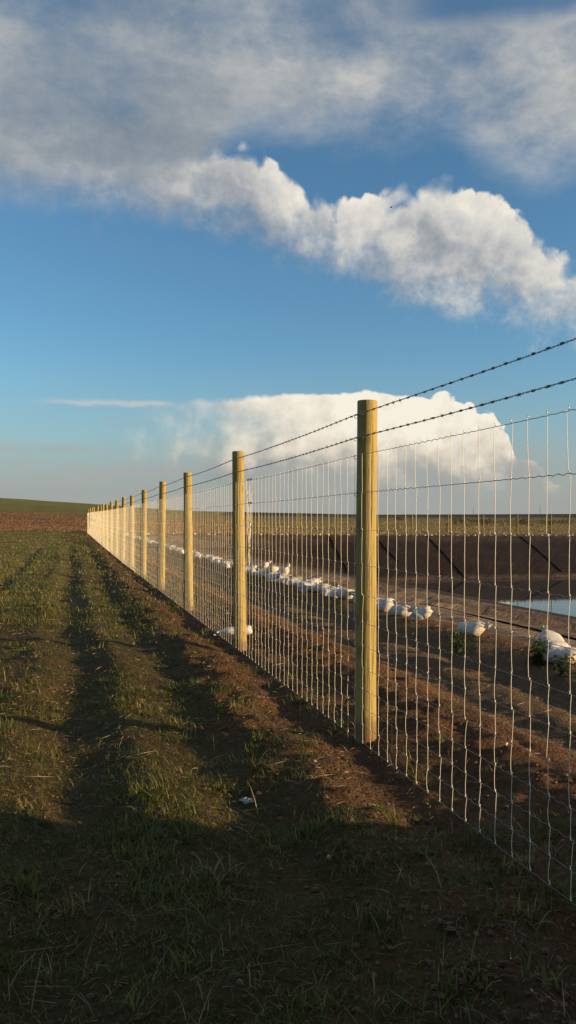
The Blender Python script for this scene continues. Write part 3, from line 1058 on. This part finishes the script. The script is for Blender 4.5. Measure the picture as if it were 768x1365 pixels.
# ------------------------------------------------------------------ white sacks
def sack_body(seed):
    """a filled sack lying on its side: closed bottom at -x, gathered neck at +x"""
    r_ = np.random.default_rng(seed)
    L, W, Hh = 0.37 * r_.uniform(0.85, 1.1), 0.155 * r_.uniform(0.9, 1.15), 0.104 * r_.uniform(0.8, 1.1)
    n, m = 26, 28
    th = np.arange(m) * 2 * np.pi / m
    V = []
    tilt = r_.uniform(0.05, 0.16)
    for k in range(n):
        f = k / (n - 1)
        prof = (1 - (1 - min(f / 0.20, 1)) ** 2.6) ** 0.5
        if f > 0.62:
            g = (f - 0.62) / 0.38
            prof *= (1 - g ** 2.2) ** 0.75 * 0.86 + 0.14
        x = -0.17 + L * f
        lift = Hh * 0.95 * (1 - 0.2 * f) + tilt * max(0, f - 0.55) * 0.9
        wr = 0.09 * np.sin(th * 7 + seed + 3 * f) * f ** 3 + 0.07 * np.sin(th * 11 - seed) * f ** 4
        wr = wr + 0.10 * fbm(np.cos(th) * 1.6 + 5 + np.sin(th) * 0.9, np.sin(th) * 1.7 + np.full(m, f * 4.0 + seed), 4, seed, 0.6) + 0.035 * np.sin(th * 2 + f * 7 + seed) - 0.06 * np.maximum(np.sin(th * 5 + seed * 2 + 2.5 * np.sin(f * 4 + seed)), 0.3) * (0.3 + f) - 0.05 * np.exp(-((f - 0.35 - 0.1 * np.sin(th + seed)) / 0.05) ** 2)
        cy = np.sign(np.cos(th)) * np.abs(np.cos(th)) ** 0.85; cz = np.sign(np.sin(th)) * np.abs(np.sin(th)) ** 0.85
        yy = W * prof * (1 + wr) * cy
        zz = lift + Hh * prof * (1 + wr) * cz
        zz = np.where(zz < 0.012, 0.012 + (zz - 0.012) * 0.08, zz)
        V += list(zip(np.full(m, x) + 0.012 * np.sin(th * 3 + seed), yy, zz))
    F = []
    for k in range(n - 1):
        for j in range(m):
            a, b = k * m + j, k * m + (j + 1) % m
            F.append((a, b, b + m, a + m))
    F.append(tuple(range(m))[::-1]); F.append(tuple((n - 1) * m + j for j in range(m)))
    nx = -0.17 + L; nz = Hh * 0.95 * 0.8 + tilt * 0.45 * 0.9
    # flared, crumpled mouth beyond the tie
    T = []
    n2 = 9
    ax = np.array([0.8, r_.uniform(-0.6, 0.6), 0.45 + r_.uniform(-0.4, 0.4)]); ax /= np.linalg.norm(ax)
    e1 = np.cross(ax, (0.1, 1, 0.2)); e1 /= np.linalg.norm(e1); e2 = np.cross(ax, e1)
    TL = 0.065 * r_.uniform(0.6, 1.3); flare = r_.uniform(0.03, 0.05)
    for k in range(n2):
        f = k / (n2 - 1)
        rr = 0.018 + flare * f ** 0.6 * (1 - 0.55 * f ** 2)
        w = 1 + 0.30 * f * np.sin(th * 3 + seed * 1.7 + 4 * f) + 0.24 * f * np.sin(th * 7 + seed)
        c = np.array([nx - 0.006, 0, nz]) + ax * TL * f
        flat = 0.75
        for a, q in zip(th, w):
            jag = ax * (0.030 * f * math.sin(a * 3 + seed) + 0.012 * f * math.sin(a * 8 + seed))
            T.append(tuple(c + e1 * rr * q * math.cos(a) + e2 * rr * q * flat * math.sin(a) + jag))
    TF = []
    for k in range(n2 - 1):
        for j in range(m):
            a, b = k * m + j, k * m + (j + 1) % m
            TF.append((a, b, b + m, a + m))
    TF.append(tuple(range(m))[::-1])
    # twine
    tp = [tuple(np.array([nx - 0.004, 0, nz]) + e1 * 0.026 * math.cos(a) + e2 * 0.024 * math.sin(a)) for a in np.linspace(0, 2 * math.pi * 1.9, 26)]
    tv, tf = tube(tp, 0.004, 4)
    b = mesh_obj('body', V, F, M_SACK, link=False).data
    n_ = mesh_obj('neck', T, TF, M_SACK, link=False).data
    w_ = mesh_obj('tie', tv, tf, M_TWINE, link=False).data
    return b, n_, w_


SACKS = [sack_body(20 + 3 * k) for k in range(8)]


def add_sack(x, y, z, rz, kind, label, group, scale=(1, 1, 1), tilt=(0, 0), parts=True):
    if parts:
        r = empty('sack', (x, y, z), rz)
        r.rotation_euler = (tilt[0], tilt[1], rz)
        r.scale = scale
        for nm, me in zip(('body', 'neck', 'tie'), SACKS[kind % 8]):
            o = bpy.data.objects.new(nm, me); col.objects.link(o); o.parent = r
    else:
        r = bpy.data.objects.new('sack', SACKS[kind % 8][0]); col.objects.link(r)
        r.location = (x, y, z); r.rotation_euler = (0, 0, rz); r.scale = scale
    tag(r, label, 'sack', group)
    return r


def gap_of(x, y):
    """number of the post just right of this place as the photograph shows it"""
    px = 384 + FPX * x / y
    for i in range(N_POST):
        X, Y = to_xy(i * SPACING, 0.0)
        if px > 384 + FPX * X / Y:
            return i
    return N_POST


GAP_SEEN = {}


def gap_label(kind, x, y, last):
    g = gap_of(x, y)
    if g > last:
        return None
    n = GAP_SEEN[(kind, g)] = GAP_SEEN.get((kind, g), -1) + 1
    where = 'right of the nearest post' if g == 0 else 'between the ' + ORD[g] + ' and ' + ORD[g - 1] + ' posts'
    return where, ['first', *ORD[1:]][n]


def sack_at_pixel(px, t=3.12):
    u = (px - 384) / FPX
    Y = (t + 0.526 + 1.507) / (CS * u + SN)
    return u * Y, Y


ROW = 'white sacks holding down the near edge of the liner'
TOW = -0.42           # yaw that points a neck over the rim of the dam
near = [
    (750, 3.10, TOW - 0.2, 0, 'plump white sack cut by the right edge, lying below the upright sack', (1.1, 1.1, 1.05), (0, 0), 0),
    (733, 3.20, TOW + 2.3, 1, 'white sack propped half upright at the right edge beside a leafy weed', (0.9, 0.95, 1.0), (0.1, -0.55), 0.10),
    (628, 3.10, TOW - 0.15, 2, 'single round white sack with tied neck, between weeds and dam', (1.0, 1.1, 1.15), (0, 0), 0),
    (566, 3.12, TOW + 0.35, 3, 'lone white sack tilted with its neck up, second right of the nearest post', (0.95, 0.9, 0.95), (0, -0.28), 0.05),
    (536, 3.10, TOW - 0.35, 4, 'white sack whose neck lies to the right, in the group right of the nearest post', (1.05, 1.05, 1.0), (0, 0), 0),
    (511, 3.10, TOW + 0.15, 5, 'white sack directly right of the nearest post, partly behind its shaft', (1.1, 1.05, 1.1), (0, 0), 0),
]
for px, t, rz, k, lab, sc, tl, dz in near:
    x, y = sack_at_pixel(px, t)
    add_sack(x, y, H(x, y) - 0.012 + dz, rz, k, lab, ROW, sc, tl)
s = to_st(*sack_at_pixel(490))[0]
k = 0
while s < S1 - 1.0:
    s += random.uniform(0.42, 0.74) if s < 22 else random.uniform(0.55, 1.25)
    if 28 < s < 60 and random.random() < 0.18:
        s += 0.8
    t = 3.12 + random.gauss(0, 0.09)
    x, y = to_xy(s, t)
    k += 1
    if k <= 18:
        lab = 'white sack in the row along the dam edge, ' + (['first', *ORD[1:]][k - 1]) + ' left of the nearest post'
    else:
        q = gap_label('row', x, y, 5)
        lab = ('small white sack in the row, ' + q[1] + ' from right ' + q[0].replace('the ', '')) if q else 'tiny white sack in the farthest stretch of the row, beyond the sixth post'
    sc = random.uniform(0.9, 1.15)
    add_sack(x, y, H(x, y) - 0.012, TOW + random.gauss(0, 0.7), k * 3 + k // 5, lab, ROW, (sc, sc, sc * random.uniform(0.85, 1.15)),
             (random.gauss(0, 0.1), random.gauss(-0.05, 0.1)))
# three heaped on others by the second post
for j, (px, dz) in enumerate(((352, 0.20), (366, 0.16), (382, 0.18))):
    x, y = sack_at_pixel(px, 3.15)
    add_sack(x, y, H(x, y) + dz, TOW + random.gauss(0, 0.4), j + 2,
             'white sack heaped on top of the row just right of the second post, ' + ('left', 'middle', 'right')[j] + ' one', ROW, (1, 1, 1), (0, -0.35 - 0.2 * j))
# the one by the foot of the second post
x, y = ground_from_pixel(312, 848)
add_sack(x + 0.05, y + 0.05, H(x, y) - 0.015, math.pi + 0.25, 6, 'grubby white sack lying at the foot of the second post behind the mesh', None, (1.15, 1.0, 0.72), (0.1, 0.1))
# far rim
t = 3.6; k = 0
while t < 56:
    t += random.uniform(0.55, 1.5)
    x, y = to_xy(S1 + 0.35 + random.gauss(0, 0.12), t)
    k += 1
    sc = random.uniform(0.5, 1.0)
    q = gap_label('rim', x, y, 2)
    lab = ('tiny far rim sack, ' + q[1] + ' from left ' + q[0].replace('between', 'seen between').replace('right', 'of those right') ) if q else 'tiny white sack at the left end of the far rim line'
    add_sack(x, y, H(x, y) - 0.012, random.uniform(0, 6.28), k, lab, 'white sacks along the far rim of the dam',
             (sc, sc, sc), parts=False)


# ------------------------------------------------------------------ grass, straw, clods
def wedge_points(n, y0, y1, half, seed, left_only=True):
    r_ = np.random.default_rng(seed)
    Y = y0 * (y1 / y0) ** r_.random(n)
    X = Y * r_.uniform(-half, half, n)
    return X, Y, r_


def blades(X, Y, Z, r_, per, length, width, spread, colors, lean=1.0, segs=3):
    """curved tapering blades growing in tufts at the given points"""
    n = len(X)
    N = n * per
    bx = np.repeat(X, per) + r_.normal(0, 1, N) * np.repeat(spread, per)
    by = np.repeat(Y, per) + r_.normal(0, 1, N) * np.repeat(spread, per)
    bz = height(bx, by) - 0.004
    az = r_.uniform(0, 2 * np.pi, N)
    L = np.repeat(length, per) * r_.uniform(0.45, 1.15, N)
    bend = np.clip(np.abs(r_.normal(1.0, 0.4, N)) * lean, 0.15, 1.7)
    W = np.repeat(width, per) * r_.uniform(0.7, 1.3, N)
    dx, dy = np.cos(az), np.sin(az)
    sx, sy = -dy, dx
    k = np.linspace(0, 1, segs + 1)
    verts = np.zeros((N, 2 * segs + 1, 3))
    px, pz = np.zeros(N), np.zeros(N)
    ang = 0.15 + np.zeros(N)
    for i in range(segs + 1):
        wid = W * (1 - k[i] ** 1.6) * 0.5
        cx, cy, cz = bx + dx * px, by + dy * px, bz + pz
        if i < segs:
            verts[:, 2 * i] = np.stack([cx + sx * wid, cy + sy * wid, cz], -1)
            verts[:, 2 * i + 1] = np.stack([cx - sx * wid, cy - sy * wid, cz], -1)
        else:
            verts[:, 2 * i] = np.stack([cx, cy, cz], -1)
        ang = bend * (0.35 + 0.85 * (i + 0.5) / segs)
        px = px + L / segs * np.sin(ang); pz = pz + L / segs * np.cos(ang)
    tri = []
    for i in range(segs - 1):
        a = 2 * i
        tri += [(a, a + 1, a + 3), (a, a + 3, a + 2)]
    a = 2 * (segs - 1)
    tri.append((a, a + 1, a + 2))
    tri = np.array(tri)
    T = (np.arange(N)[:, None, None] * (2 * segs + 1) + tri[None]).reshape(-1, 3)
    c = np.repeat(np.repeat(colors, per, 0) * r_.uniform(0.7, 1.3, (N, 1)), 2 * segs + 1, 0)
    return verts.reshape(-1, 3), T, c


def grass_cover(x, y):
    s, t = to_st(x, y)
    r = np.hypot(x, y)
    n = fbm(x * 0.8, y * 0.8, 3, 400)
    n2 = fbm(x * 2.4, y * 2.4, 2, 410)
    p = sstep(-0.1, -0.95, t) * 0.75 + 0.22 * sstep(0.05, -0.3, t)
    p = p * (1 - 0.85 * np.exp(-((t + 1.92) / 0.2) ** 2)) * (1 - 0.55 * np.exp(-((t + 3.55) / 0.25) ** 2))
    p = p * (1 - 0.35 * np.exp(-((t + 0.65) / 0.22) ** 2))
    p = p + 0.8 * np.exp(-((t + 0.08) / 0.12) ** 2) * (n > 0.0)
    ins = (t > 0.05)
    p = np.where(ins, (0.32 * np.exp(-((t - 0.25) / 0.22) ** 2) + 0.28 * np.exp(-((t - 2.7) / 0.3) ** 2) + 0.13 * np.exp(-((t - 1.95) / 0.3) ** 2)), p)
    p = p * np.clip(0.5 + 1.7 * n + 1.2 * n2, 0.0, 1.4)
    p = np.where(t > 3.2, 0, p)
    p = np.where((s > 78) & (t > -1.5) | (r > 104), 0, p)
    p = np.where(r < 3.9, p * (0.25 + 0.75 * sstep(3.0, 3.9, r)), p)
    p = np.where((x + 0.227) ** 2 + (y - 4.45) ** 2 < 0.3 ** 2, 0, p)
    # nothing grows on the added shading windrow
    return np.where((t > 0.6) & (s < -1.9), 0, p)


def build_grass():
    green_ = np.array([0.050, 0.076, 0.015]); olive = np.array([0.115, 0.112, 0.024]); tan = np.array([0.21, 0.155, 0.065])

    def tints(r_, X, Y, dry):
        n = len(X)
        f = r_.random((n, 1)); g = (r_.random((n, 1)) < dry)
        c = green_ * (1 - f) + olive * f
        c = np.where(g, tan, c)
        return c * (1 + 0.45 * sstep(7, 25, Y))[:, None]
    sets = []
    # splayed tufts close by
    X, Y, r_ = wedge_points(5200, 1.9, 16.0, 0.62, 21)
    keep = r_.random(len(X)) < grass_cover(X, Y) ** 1.2 * 0.6
    X, Y = X[keep], Y[keep]; n = len(X)
    big = r_.random(n) ** 2
    sets.append(blades(X, Y, None, r_, 24, 0.035 + 0.075 * big, np.full(n, 0.0060) + 0.0025 * big, 0.012 + 0.035 * big, tints(r_, X, Y, 0.10), 1.0, 4))
    # short scraps between them
    X, Y, r_ = wedge_points(70000, 1.9, 20.0, 0.62, 23)
    keep = r_.random(len(X)) < (grass_cover(X, Y) * 0.55 + 0.16 * sstep(-0.7, -1.4, to_st(X, Y)[1]) * (np.hypot(X, Y) > 2.9))
    X, Y = X[keep], Y[keep]; n = len(X)
    sets.append(blades(X, Y, None, r_, 5, 0.025 + 0.05 * r_.random(n), np.maximum(0.0038, 0.0006 * Y), np.full(n, 0.05), tints(r_, X, Y, 0.22), 1.25, 2))
    # the sward further off
    X, Y, r_ = wedge_points(30000, 9.0, 100.0, 0.6, 24)
    keep = r_.random(len(X)) < np.minimum(grass_cover(X, Y) * 1.5, 1) * sstep(9, 15, Y)
    X, Y = X[keep], Y[keep]; n = len(X)
    sets.append(blades(X, Y, None, r_, 7, (0.06 + 0.06 * r_.random(n)) * (1 + 0.008 * np.minimum(Y, 40)), np.maximum(0.005, 0.0008 * Y), 0.03 + 0.0035 * Y,
                       tints(r_, X, Y, 0.14), 1.0, 2))
    v = np.concatenate([q[0] for q in sets]); cc = np.concatenate([q[2] for q in sets])
    t, off = [], 0
    for q in sets:
        t.append(q[1] + off); off += len(q[0])
    t = np.concatenate(t)
    o = fast_mesh('grass', v, t, M_GRASS, color=cc)
    tag(o, 'short trampled grass tufts over the soil beside the fence', 'grass', kind='stuff')
    # dry bent stalks and straw lying about
    X, Y, r_ = wedge_points(4200, 1.9, 60.0, 0.62, 22)
    s, t_ = to_st(X, Y)
    keep = (t_ < 0.2) & (s > -6) & (r_.random(len(X)) < 0.75 - 0.3 * np.exp(-((t_ + 1.92) / 0.2) ** 2))
    X, Y = X[keep], Y[keep]; n = len(X)
    L = r_.uniform(0.06, 0.22, n)
    W = np.maximum(0.0034, 0.00075 * Y)
    c = np.array([0.27, 0.205, 0.10]) * r_.uniform(0.5, 1.15, (n, 1))
    v, t, cc = blades(X, Y, None, r_, 1, L, W, 0.03 + 0 * X, c, 1.5)
    # flat litter: short bits lying on the soil
    X, Y, r_ = wedge_points(26000, 1.9, 40.0, 0.62, 27)
    s, t_ = to_st(X, Y)
    keep = (t_ < 3.2) & (s > -6) & (r_.random(len(X)) < np.where(t_ < 0, 0.85, 0.25) * np.clip(0.55 + fbm(X * 0.9, Y * 0.9, 3, 440), 0.1, 1))
    X, Y = X[keep], Y[keep]; n = len(X)
    az = r_.uniform(0, np.pi, n); hl = 0.5 * np.where(r_.random(n) < 0.12, r_.uniform(0.08, 0.22, n), r_.uniform(0.015, 0.07, n))
    hw = np.maximum(0.0016, 0.00045 * Y)
    dx, dy = np.cos(az), np.sin(az)
    x0, y0, x1, y1 = X - dx * hl, Y - dy * hl, X + dx * hl, Y + dy * hl
    z0 = height(x0, y0) + 0.006 + 0.012 * r_.random(n); z1 = height(x1, y1) + 0.006 + 0.012 * r_.random(n)
    lv = np.stack([np.stack([x0 - dy * hw, y0 + dx * hw, z0], -1), np.stack([x0 + dy * hw, y0 - dx * hw, z0], -1),
                   np.stack([x1, y1, z1], -1), np.stack([(x0 + x1) / 2, (y0 + y1) / 2, (z0 + z1) / 2 + hw * 1.5], -1)], 1).reshape(-1, 3)
    lt = (np.arange(n)[:, None, None] * 4 + np.array([(0, 1, 3), (1, 2, 3), (2, 0, 3)])[None]).reshape(-1, 3)
    lc = np.repeat(np.where(r_.random((n, 1)) < 0.55, np.array([[0.10, 0.065, 0.035]]), np.array([[0.235, 0.175, 0.085]])) * r_.uniform(0.5, 1.2, (n, 1)), 4, 0)
    t = np.concatenate([t, lt + len(v)]); v = np.concatenate([v, lv]); cc = np.concatenate([cc, lc])
    o = fast_mesh('straw', v, t, M_STRAW, color=cc)
    tag(o, 'dry straw stalks scattered over the ground', 'straw', kind='stuff')


build_grass()


def build_clods():
    ico_v = []
    ph = (1 + 5 ** 0.5) / 2
    iv = np.array([(-1, ph, 0), (1, ph, 0), (-1, -ph, 0), (1, -ph, 0), (0, -1, ph), (0, 1, ph), (0, -1, -ph), (0, 1, -ph), (ph, 0, -1), (ph, 0, 1), (-ph, 0, -1), (-ph, 0, 1)]) / 1.9
    it = np.array([(0, 11, 5), (0, 5, 1), (0, 1, 7), (0, 7, 10), (0, 10, 11), (1, 5, 9), (5, 11, 4), (11, 10, 2), (10, 7, 6), (7, 1, 8),
                   (3, 9, 4), (3, 4, 2), (3, 2, 6), (3, 6, 8), (3, 8, 9), (4, 9, 5), (2, 4, 11), (6, 2, 10), (8, 6, 7), (9, 8, 1)])
    X, Y, r_ = wedge_points(48000, 1.9, 34.0, 0.62, 31)
    s, t = to_st(X, Y)
    p = 0.95 * np.exp(-((t - 0.8) / 0.42) ** 2) + 0.5 * np.exp(-((t + 0.62) / 0.28) ** 2) + 0.20 * (t < 0) + 0.16 * (t < 3.3) * (t > 0) + 0.3 * np.exp(-((t - 3.2) / 0.3) ** 2)
    p = p * np.clip(0.6 + 1.1 * fbm(X * 1.1, Y * 1.1, 3, 420), 0.05, 1.3)
    p = np.where((t > 3.6) | (t < -6), 0, p)
    keep = r_.random(len(X)) < p
    X, Y, t = X[keep], Y[keep], t[keep]; n = len(X)
    R = np.maximum(0.0055, 0.0009 * Y) * (0.5 + 2.4 * r_.random(n) ** 4.5)
    Z = height(X, Y)
    d = iv[None] * r_.uniform(0.65, 1.25, (n, 12, 1)) * R[:, None, None] * np.stack([r_.uniform(0.8, 1.4, n), r_.uniform(0.8, 1.4, n), r_.uniform(0.6, 0.95, n)], -1)[:, None, :]
    v = d + np.stack([X, Y, Z + R * 0.25], -1)[:, None]
    T = (np.arange(n)[:, None, None] * 12 + it[None]).reshape(-1, 3)
    c = np.array([0.098, 0.051, 0.027]) * r_.uniform(0.6, 1.35, (n, 1))
    pale = (r_.random(n) < 0.008)[:, None]
    c = np.where(pale, np.array([0.36, 0.29, 0.22]), c)
    o = fast_mesh('soil_clods', v.reshape(-1, 3), T, M_CLOD, color=np.repeat(c, 12, 0))
    tag(o, 'loose reddish soil clods along the fence line and track', 'soil clods', kind='stuff')


build_clods()


# crop stubble standing on the far fields
def build_crop(name, label, n, zone, colr, L0, seed, wid):
    r_ = np.random.default_rng(seed)
    X, Y = zone(r_, n)
    v, t, cc = blades(X, Y, None, r_, 3, np.full(len(X), L0) * r_.uniform(0.6, 1.3, len(X)), np.full(len(X), wid), np.full(len(X), 0.35),
                      np.array(colr) * r_.uniform(0.6, 1.4, (len(X), 1)), 0.4, 2)
    o = fast_mesh(name, v, t, M_STRAW, color=cc)
    tag(o, label, 'crop', kind='stuff')


def zone_red(r_, n):
    r = 104 + 100 * r_.random(n) ** 1.2
    a = np.arctan((r_.uniform(-140, 330, n) - 384) / FPX)
    return np.sin(a) * r, np.cos(a) * r


def zone_gold(r_, n):
    s = S_CORNER + 2.5 + 90 * r_.random(n) ** 1.5
    t = r_.uniform(0, 90, n)
    return to_xy(s, t)


build_crop('dry_crop', 'reddish brown dry crop on the slope left of the fence end', 9000, zone_red, (0.15, 0.082, 0.043), 0.22, 51, 0.07)
build_crop('ripe_crop', 'golden crop in the field beyond the dam', 7000, zone_gold, (0.20, 0.14, 0.048), 0.25, 52, 0.07)


# ------------------------------------------------------------------ weeds and far bushes
def leaf_cloud(centres, size, r_, colr, droop=0.5):
    n = len(centres)
    L = size * r_.uniform(0.6, 1.3, n); W = L * r_.uniform(0.32, 0.5, n)
    az = r_.uniform(0, 2 * np.pi, n); el = r_.uniform(-0.5, 0.9, n)
    d = np.stack([np.cos(az) * np.cos(el), np.sin(az) * np.cos(el), np.sin(el)], -1)
    s_ = np.cross(d, np.array([0, 0, 1.0]) + r_.normal(0, 0.4, (n, 3))); s_ /= np.linalg.norm(s_, axis=1, keepdims=True)
    up = np.cross(s_, d)
    c = centres
    a = c; b = c + d * (L * 0.45)[:, None] + s_ * (W * 0.5)[:, None] - up * 0.0
    e = c + d * (L * 0.45)[:, None] - s_ * (W * 0.5)[:, None]
    f = c + d * L[:, None] - np.array([0, 0, 1.0]) * (L * droop * 0.5)[:, None]
    g = c + d * (L * 0.45)[:, None] - up * (W * 0.18)[:, None]
    v = np.stack([a, b, g, e, f], 1).reshape(-1, 3)
    t = np.array([(0, 2, 1), (0, 3, 2), (1, 2, 4), (2, 3, 4)])
    T = (np.arange(n)[:, None, None] * 5 + t[None]).reshape(-1, 3)
    col_ = np.repeat(np.array(colr) * r_.uniform(0.6, 1.4, (n, 1)), 5, 0)
    return v, T, col_


def weed(px, t, hgt, rad, label, seed, nst=9):
    u = (px - 384) / FPX
    Y = (t + 0.526 + 1.507) / (CS * u + SN)
    x, y = u * Y, Y
    r_ = np.random.default_rng(seed)
    root = empty('weed', (x, y, H(x, y)))
    tag(root, label, 'weed')
    cen, stems = [], []
    for k in range(nst):
        a = r_.uniform(0, 6.28); out = rad * r_.uniform(0.15, 1.0); h_ = hgt * r_.uniform(0.55, 1.0)
        q = np.linspace(0, 1, 6)
        p = np.stack([out * np.cos(a) * q ** 1.3 + 0.01 * r_.normal(0, 1, 6), out * np.sin(a) * q ** 1.3 + 0.01 * r_.normal(0, 1, 6), h_ * q - 0.02], -1)
        stems.append(tube(p, np.linspace(0.005, 0.002, 6), 4))
        for i in range(15):
            w = r_.uniform(0.2, 1.0)
            cen.append([np.interp(w, q, p[:, j]) for j in range(3)])
    for v, f in stems:
        mesh_obj('stem', v, f, M_STEM, root)
    v, T, c = leaf_cloud(np.array(cen), 0.07, r_, (0.034, 0.055, 0.015))
    fast_mesh('foliage', v, T, M_LEAF, root, color=c)


weed(612, 2.55, 0.36, 0.24, 'loose leafy green weed in front of the single round sack', 1)
weed(714, 2.85, 0.34, 0.26, 'dense dark leafy weed beside the sacks at the right edge', 2, 16)
weed(748, 2.7, 0.26, 0.2, 'low leafy weed under the plump sack at the right edge', 3, 8)


def bush(px, r, wdt, hgt, label, seed):
    r, hgt, wdt = r * 0.83, hgt * 0.8, wdt * 1.15
    r_ = np.random.default_rng(seed)
    u = (px - 384) / FPX
    y = r / math.sqrt(1 + u * u); x = u * y
    root = empty('bush', (x, y, H(x, y) - 0.1))
    tag(root, label, 'bush', 'dark bushes in the field beyond the dam')
    n = 420
    lob = r_.uniform(-0.5, 0.5, (7, 3)) * np.array([wdt, wdt, 0.5 * hgt]) + np.array([0, 0, hgt * 0.5])
    lr = r_.uniform(0.25, 0.5, 7)
    i = r_.integers(0, 7, n)
    d = r_.normal(0, 1, (n, 3)); d /= np.linalg.norm(d, axis=1, keepdims=True)
    c = lob[i] + d * (lr[i] * r_.random(n) ** 0.35)[:, None] * np.array([wdt * 0.7, wdt * 0.7, hgt * 0.85])
    c[:, 2] = np.clip(c[:, 2], 0.05, None)
    v, T, cc = leaf_cloud(c, 0.3, r_, (0.022, 0.028, 0.012))
    fast_mesh('crown', v, T, M_LEAF, root, color=cc)
    for k in range(3):
        a = r_.uniform(0, 6.28)
        tv, tf = tube([(0, 0, -0.1), (0.15 * math.cos(a), 0.15 * math.sin(a), hgt * 0.3), (0.4 * wdt * math.cos(a), 0.4 * wdt * math.sin(a), hgt * 0.7)], [0.07, 0.05, 0.02], 5)
        mesh_obj('stem', tv, tf, M_BARK, root)


for k, (px, r, w_, h_, lab) in enumerate((
        (608, 190, 1.6, 1.9, 'leftmost dark bush of the line beyond the dam'),
        (622, 182, 3.4, 2.1, 'second bush from the left in the line beyond the dam, wide'),
        (644, 186, 2.2, 1.8, 'third bush from the left beyond the dam, small'),
        (660, 180, 4.0, 2.1, 'broad dark bush midway along the line beyond the dam'),
        (688, 176, 3.2, 2.1, 'fifth bush from the left beyond the dam'),
        (703, 178, 2.8, 1.8, 'low bush just right of the middle of the line beyond the dam'),
        (729, 186, 2.8, 2.1, 'second bush from the right edge beyond the dam'),
        (758, 182, 3.2, 2.0, 'rightmost dark bush of the line beyond the dam'),
        (535, 260, 2.0, 1.4, 'lone small bush in the field just right of the nearest post'))):
    bush(px, r, w_, h_, lab, 600 + k)


def mast(px, r, hgt, label):
    u = (px - 384) / FPX
    y = r / math.sqrt(1 + u * u); x = u * y
    root = empty('radio_mast', (x, y, H(x, y) - 0.2))
    tag(root, label, 'mast', 'thin masts on the skyline')
    for k in range(3):
        a = k * 2.094
        v, f = tube([(0.22 * math.cos(a), 0.22 * math.sin(a), 0), (0.07 * math.cos(a), 0.07 * math.sin(a), hgt)], 0.035, 4)
        mesh_obj('leg', v, f, M_MAST, root)
    for j in range(1, 8):
        z = hgt * j / 8; q = 0.22 - 0.15 * j / 8
        v, f = tube([(q * math.cos(a), q * math.sin(a), z + 0.25 * (i % 2)) for i, a in enumerate((0, 2.094, 4.189, 6.283))], 0.02, 3)
        mesh_obj('brace', v, f, M_MAST, root)


mast(720, 395, 4.6, 'thin grey mast on the skyline near the right edge')
mast(631, 395, 3.6, 'shorter thin mast on the skyline, left of the other one')


# ------------------------------------------------------------------ small things
def lump(name, px, py, size, mat, label, cat, seed, flat=0.5):
    r_ = np.random.default_rng(seed)
    x, y = ground_from_pixel(px, py)
    n, m = 9, 14
    V = []
    for i in range(n):
        a = math.pi * i / (n - 1)
        for j in range(m):
            b = 2 * math.pi * j / m
            q = 1 + 0.22 * math.sin(3 * b + seed + 2 * a) + 0.15 * math.sin(5 * a + 2 * b) + 0.08 * r_.normal()
            V.append((size[0] * q * math.sin(a) * math.cos(b), size[1] * q * math.sin(a) * math.sin(b), flat * size[0] * math.cos(a) * q))
    F = [(i * m + j, (i + 1) * m + j, (i + 1) * m + (j + 1) % m, i * m + (j + 1) % m) for i in range(n - 1) for j in range(m)]
    o = mesh_obj(name, V, F, mat)
    o.location = (x, y, H(x, y) + flat * size[0] * 0.45)
    tag(o, label, cat)


lump('stone', 329, 1068, (0.038, 0.024), M_STONE, 'flat whitish stone on the soil left of the nearest post', 'stone', 3, 0.4)
lump('pebble', 345, 1058, (0.016, 0.015), M_REDSTONE, 'round orange pebble just behind the whitish stone', 'pebble', 5, 0.8)

# bird
bx_, bz_ = (522 - 384) / FPX * 46, EYE + (HORIZON - 275) / FPX * 46
bird = empty('bird', (bx_, 46, bz_), 0.6)
tag(bird, 'tiny dark bird flying in front of the bright cumulus', 'bird')
k = np.linspace(0, 1, 9)
v, f = tube(np.stack([-0.08 + 0.17 * k, 0 * k, 0.01 * np.sin(k * 3)], -1), 0.024 * np.sin(np.pi * np.clip(k * 0.9 + 0.05, 0, 1)) + 0.003, 8)
mesh_obj('body', v, f, M_BIRD, bird)
for sgn in (-1, 1):
    V = [(0.03, 0.01 * sgn, 0.008), (-0.03, 0.01 * sgn, 0.008), (0.035, 0.07 * sgn, 0.05), (-0.025, 0.075 * sgn, 0.045), (-0.04, 0.15 * sgn, 0.035),
         (0.03, 0.01 * sgn, 0.0), (-0.03, 0.01 * sgn, 0.0), (0.035, 0.07 * sgn, 0.043), (-0.025, 0.075 * sgn, 0.038)]
    F = [(0, 1, 3, 2), (2, 3, 4), (5, 7, 8, 6), (7, 4, 8), (0, 2, 7, 5), (2, 4, 7), (1, 6, 8, 3), (3, 8, 4)]
    mesh_obj('wing', V, F, M_BIRD, bird, smooth=False)
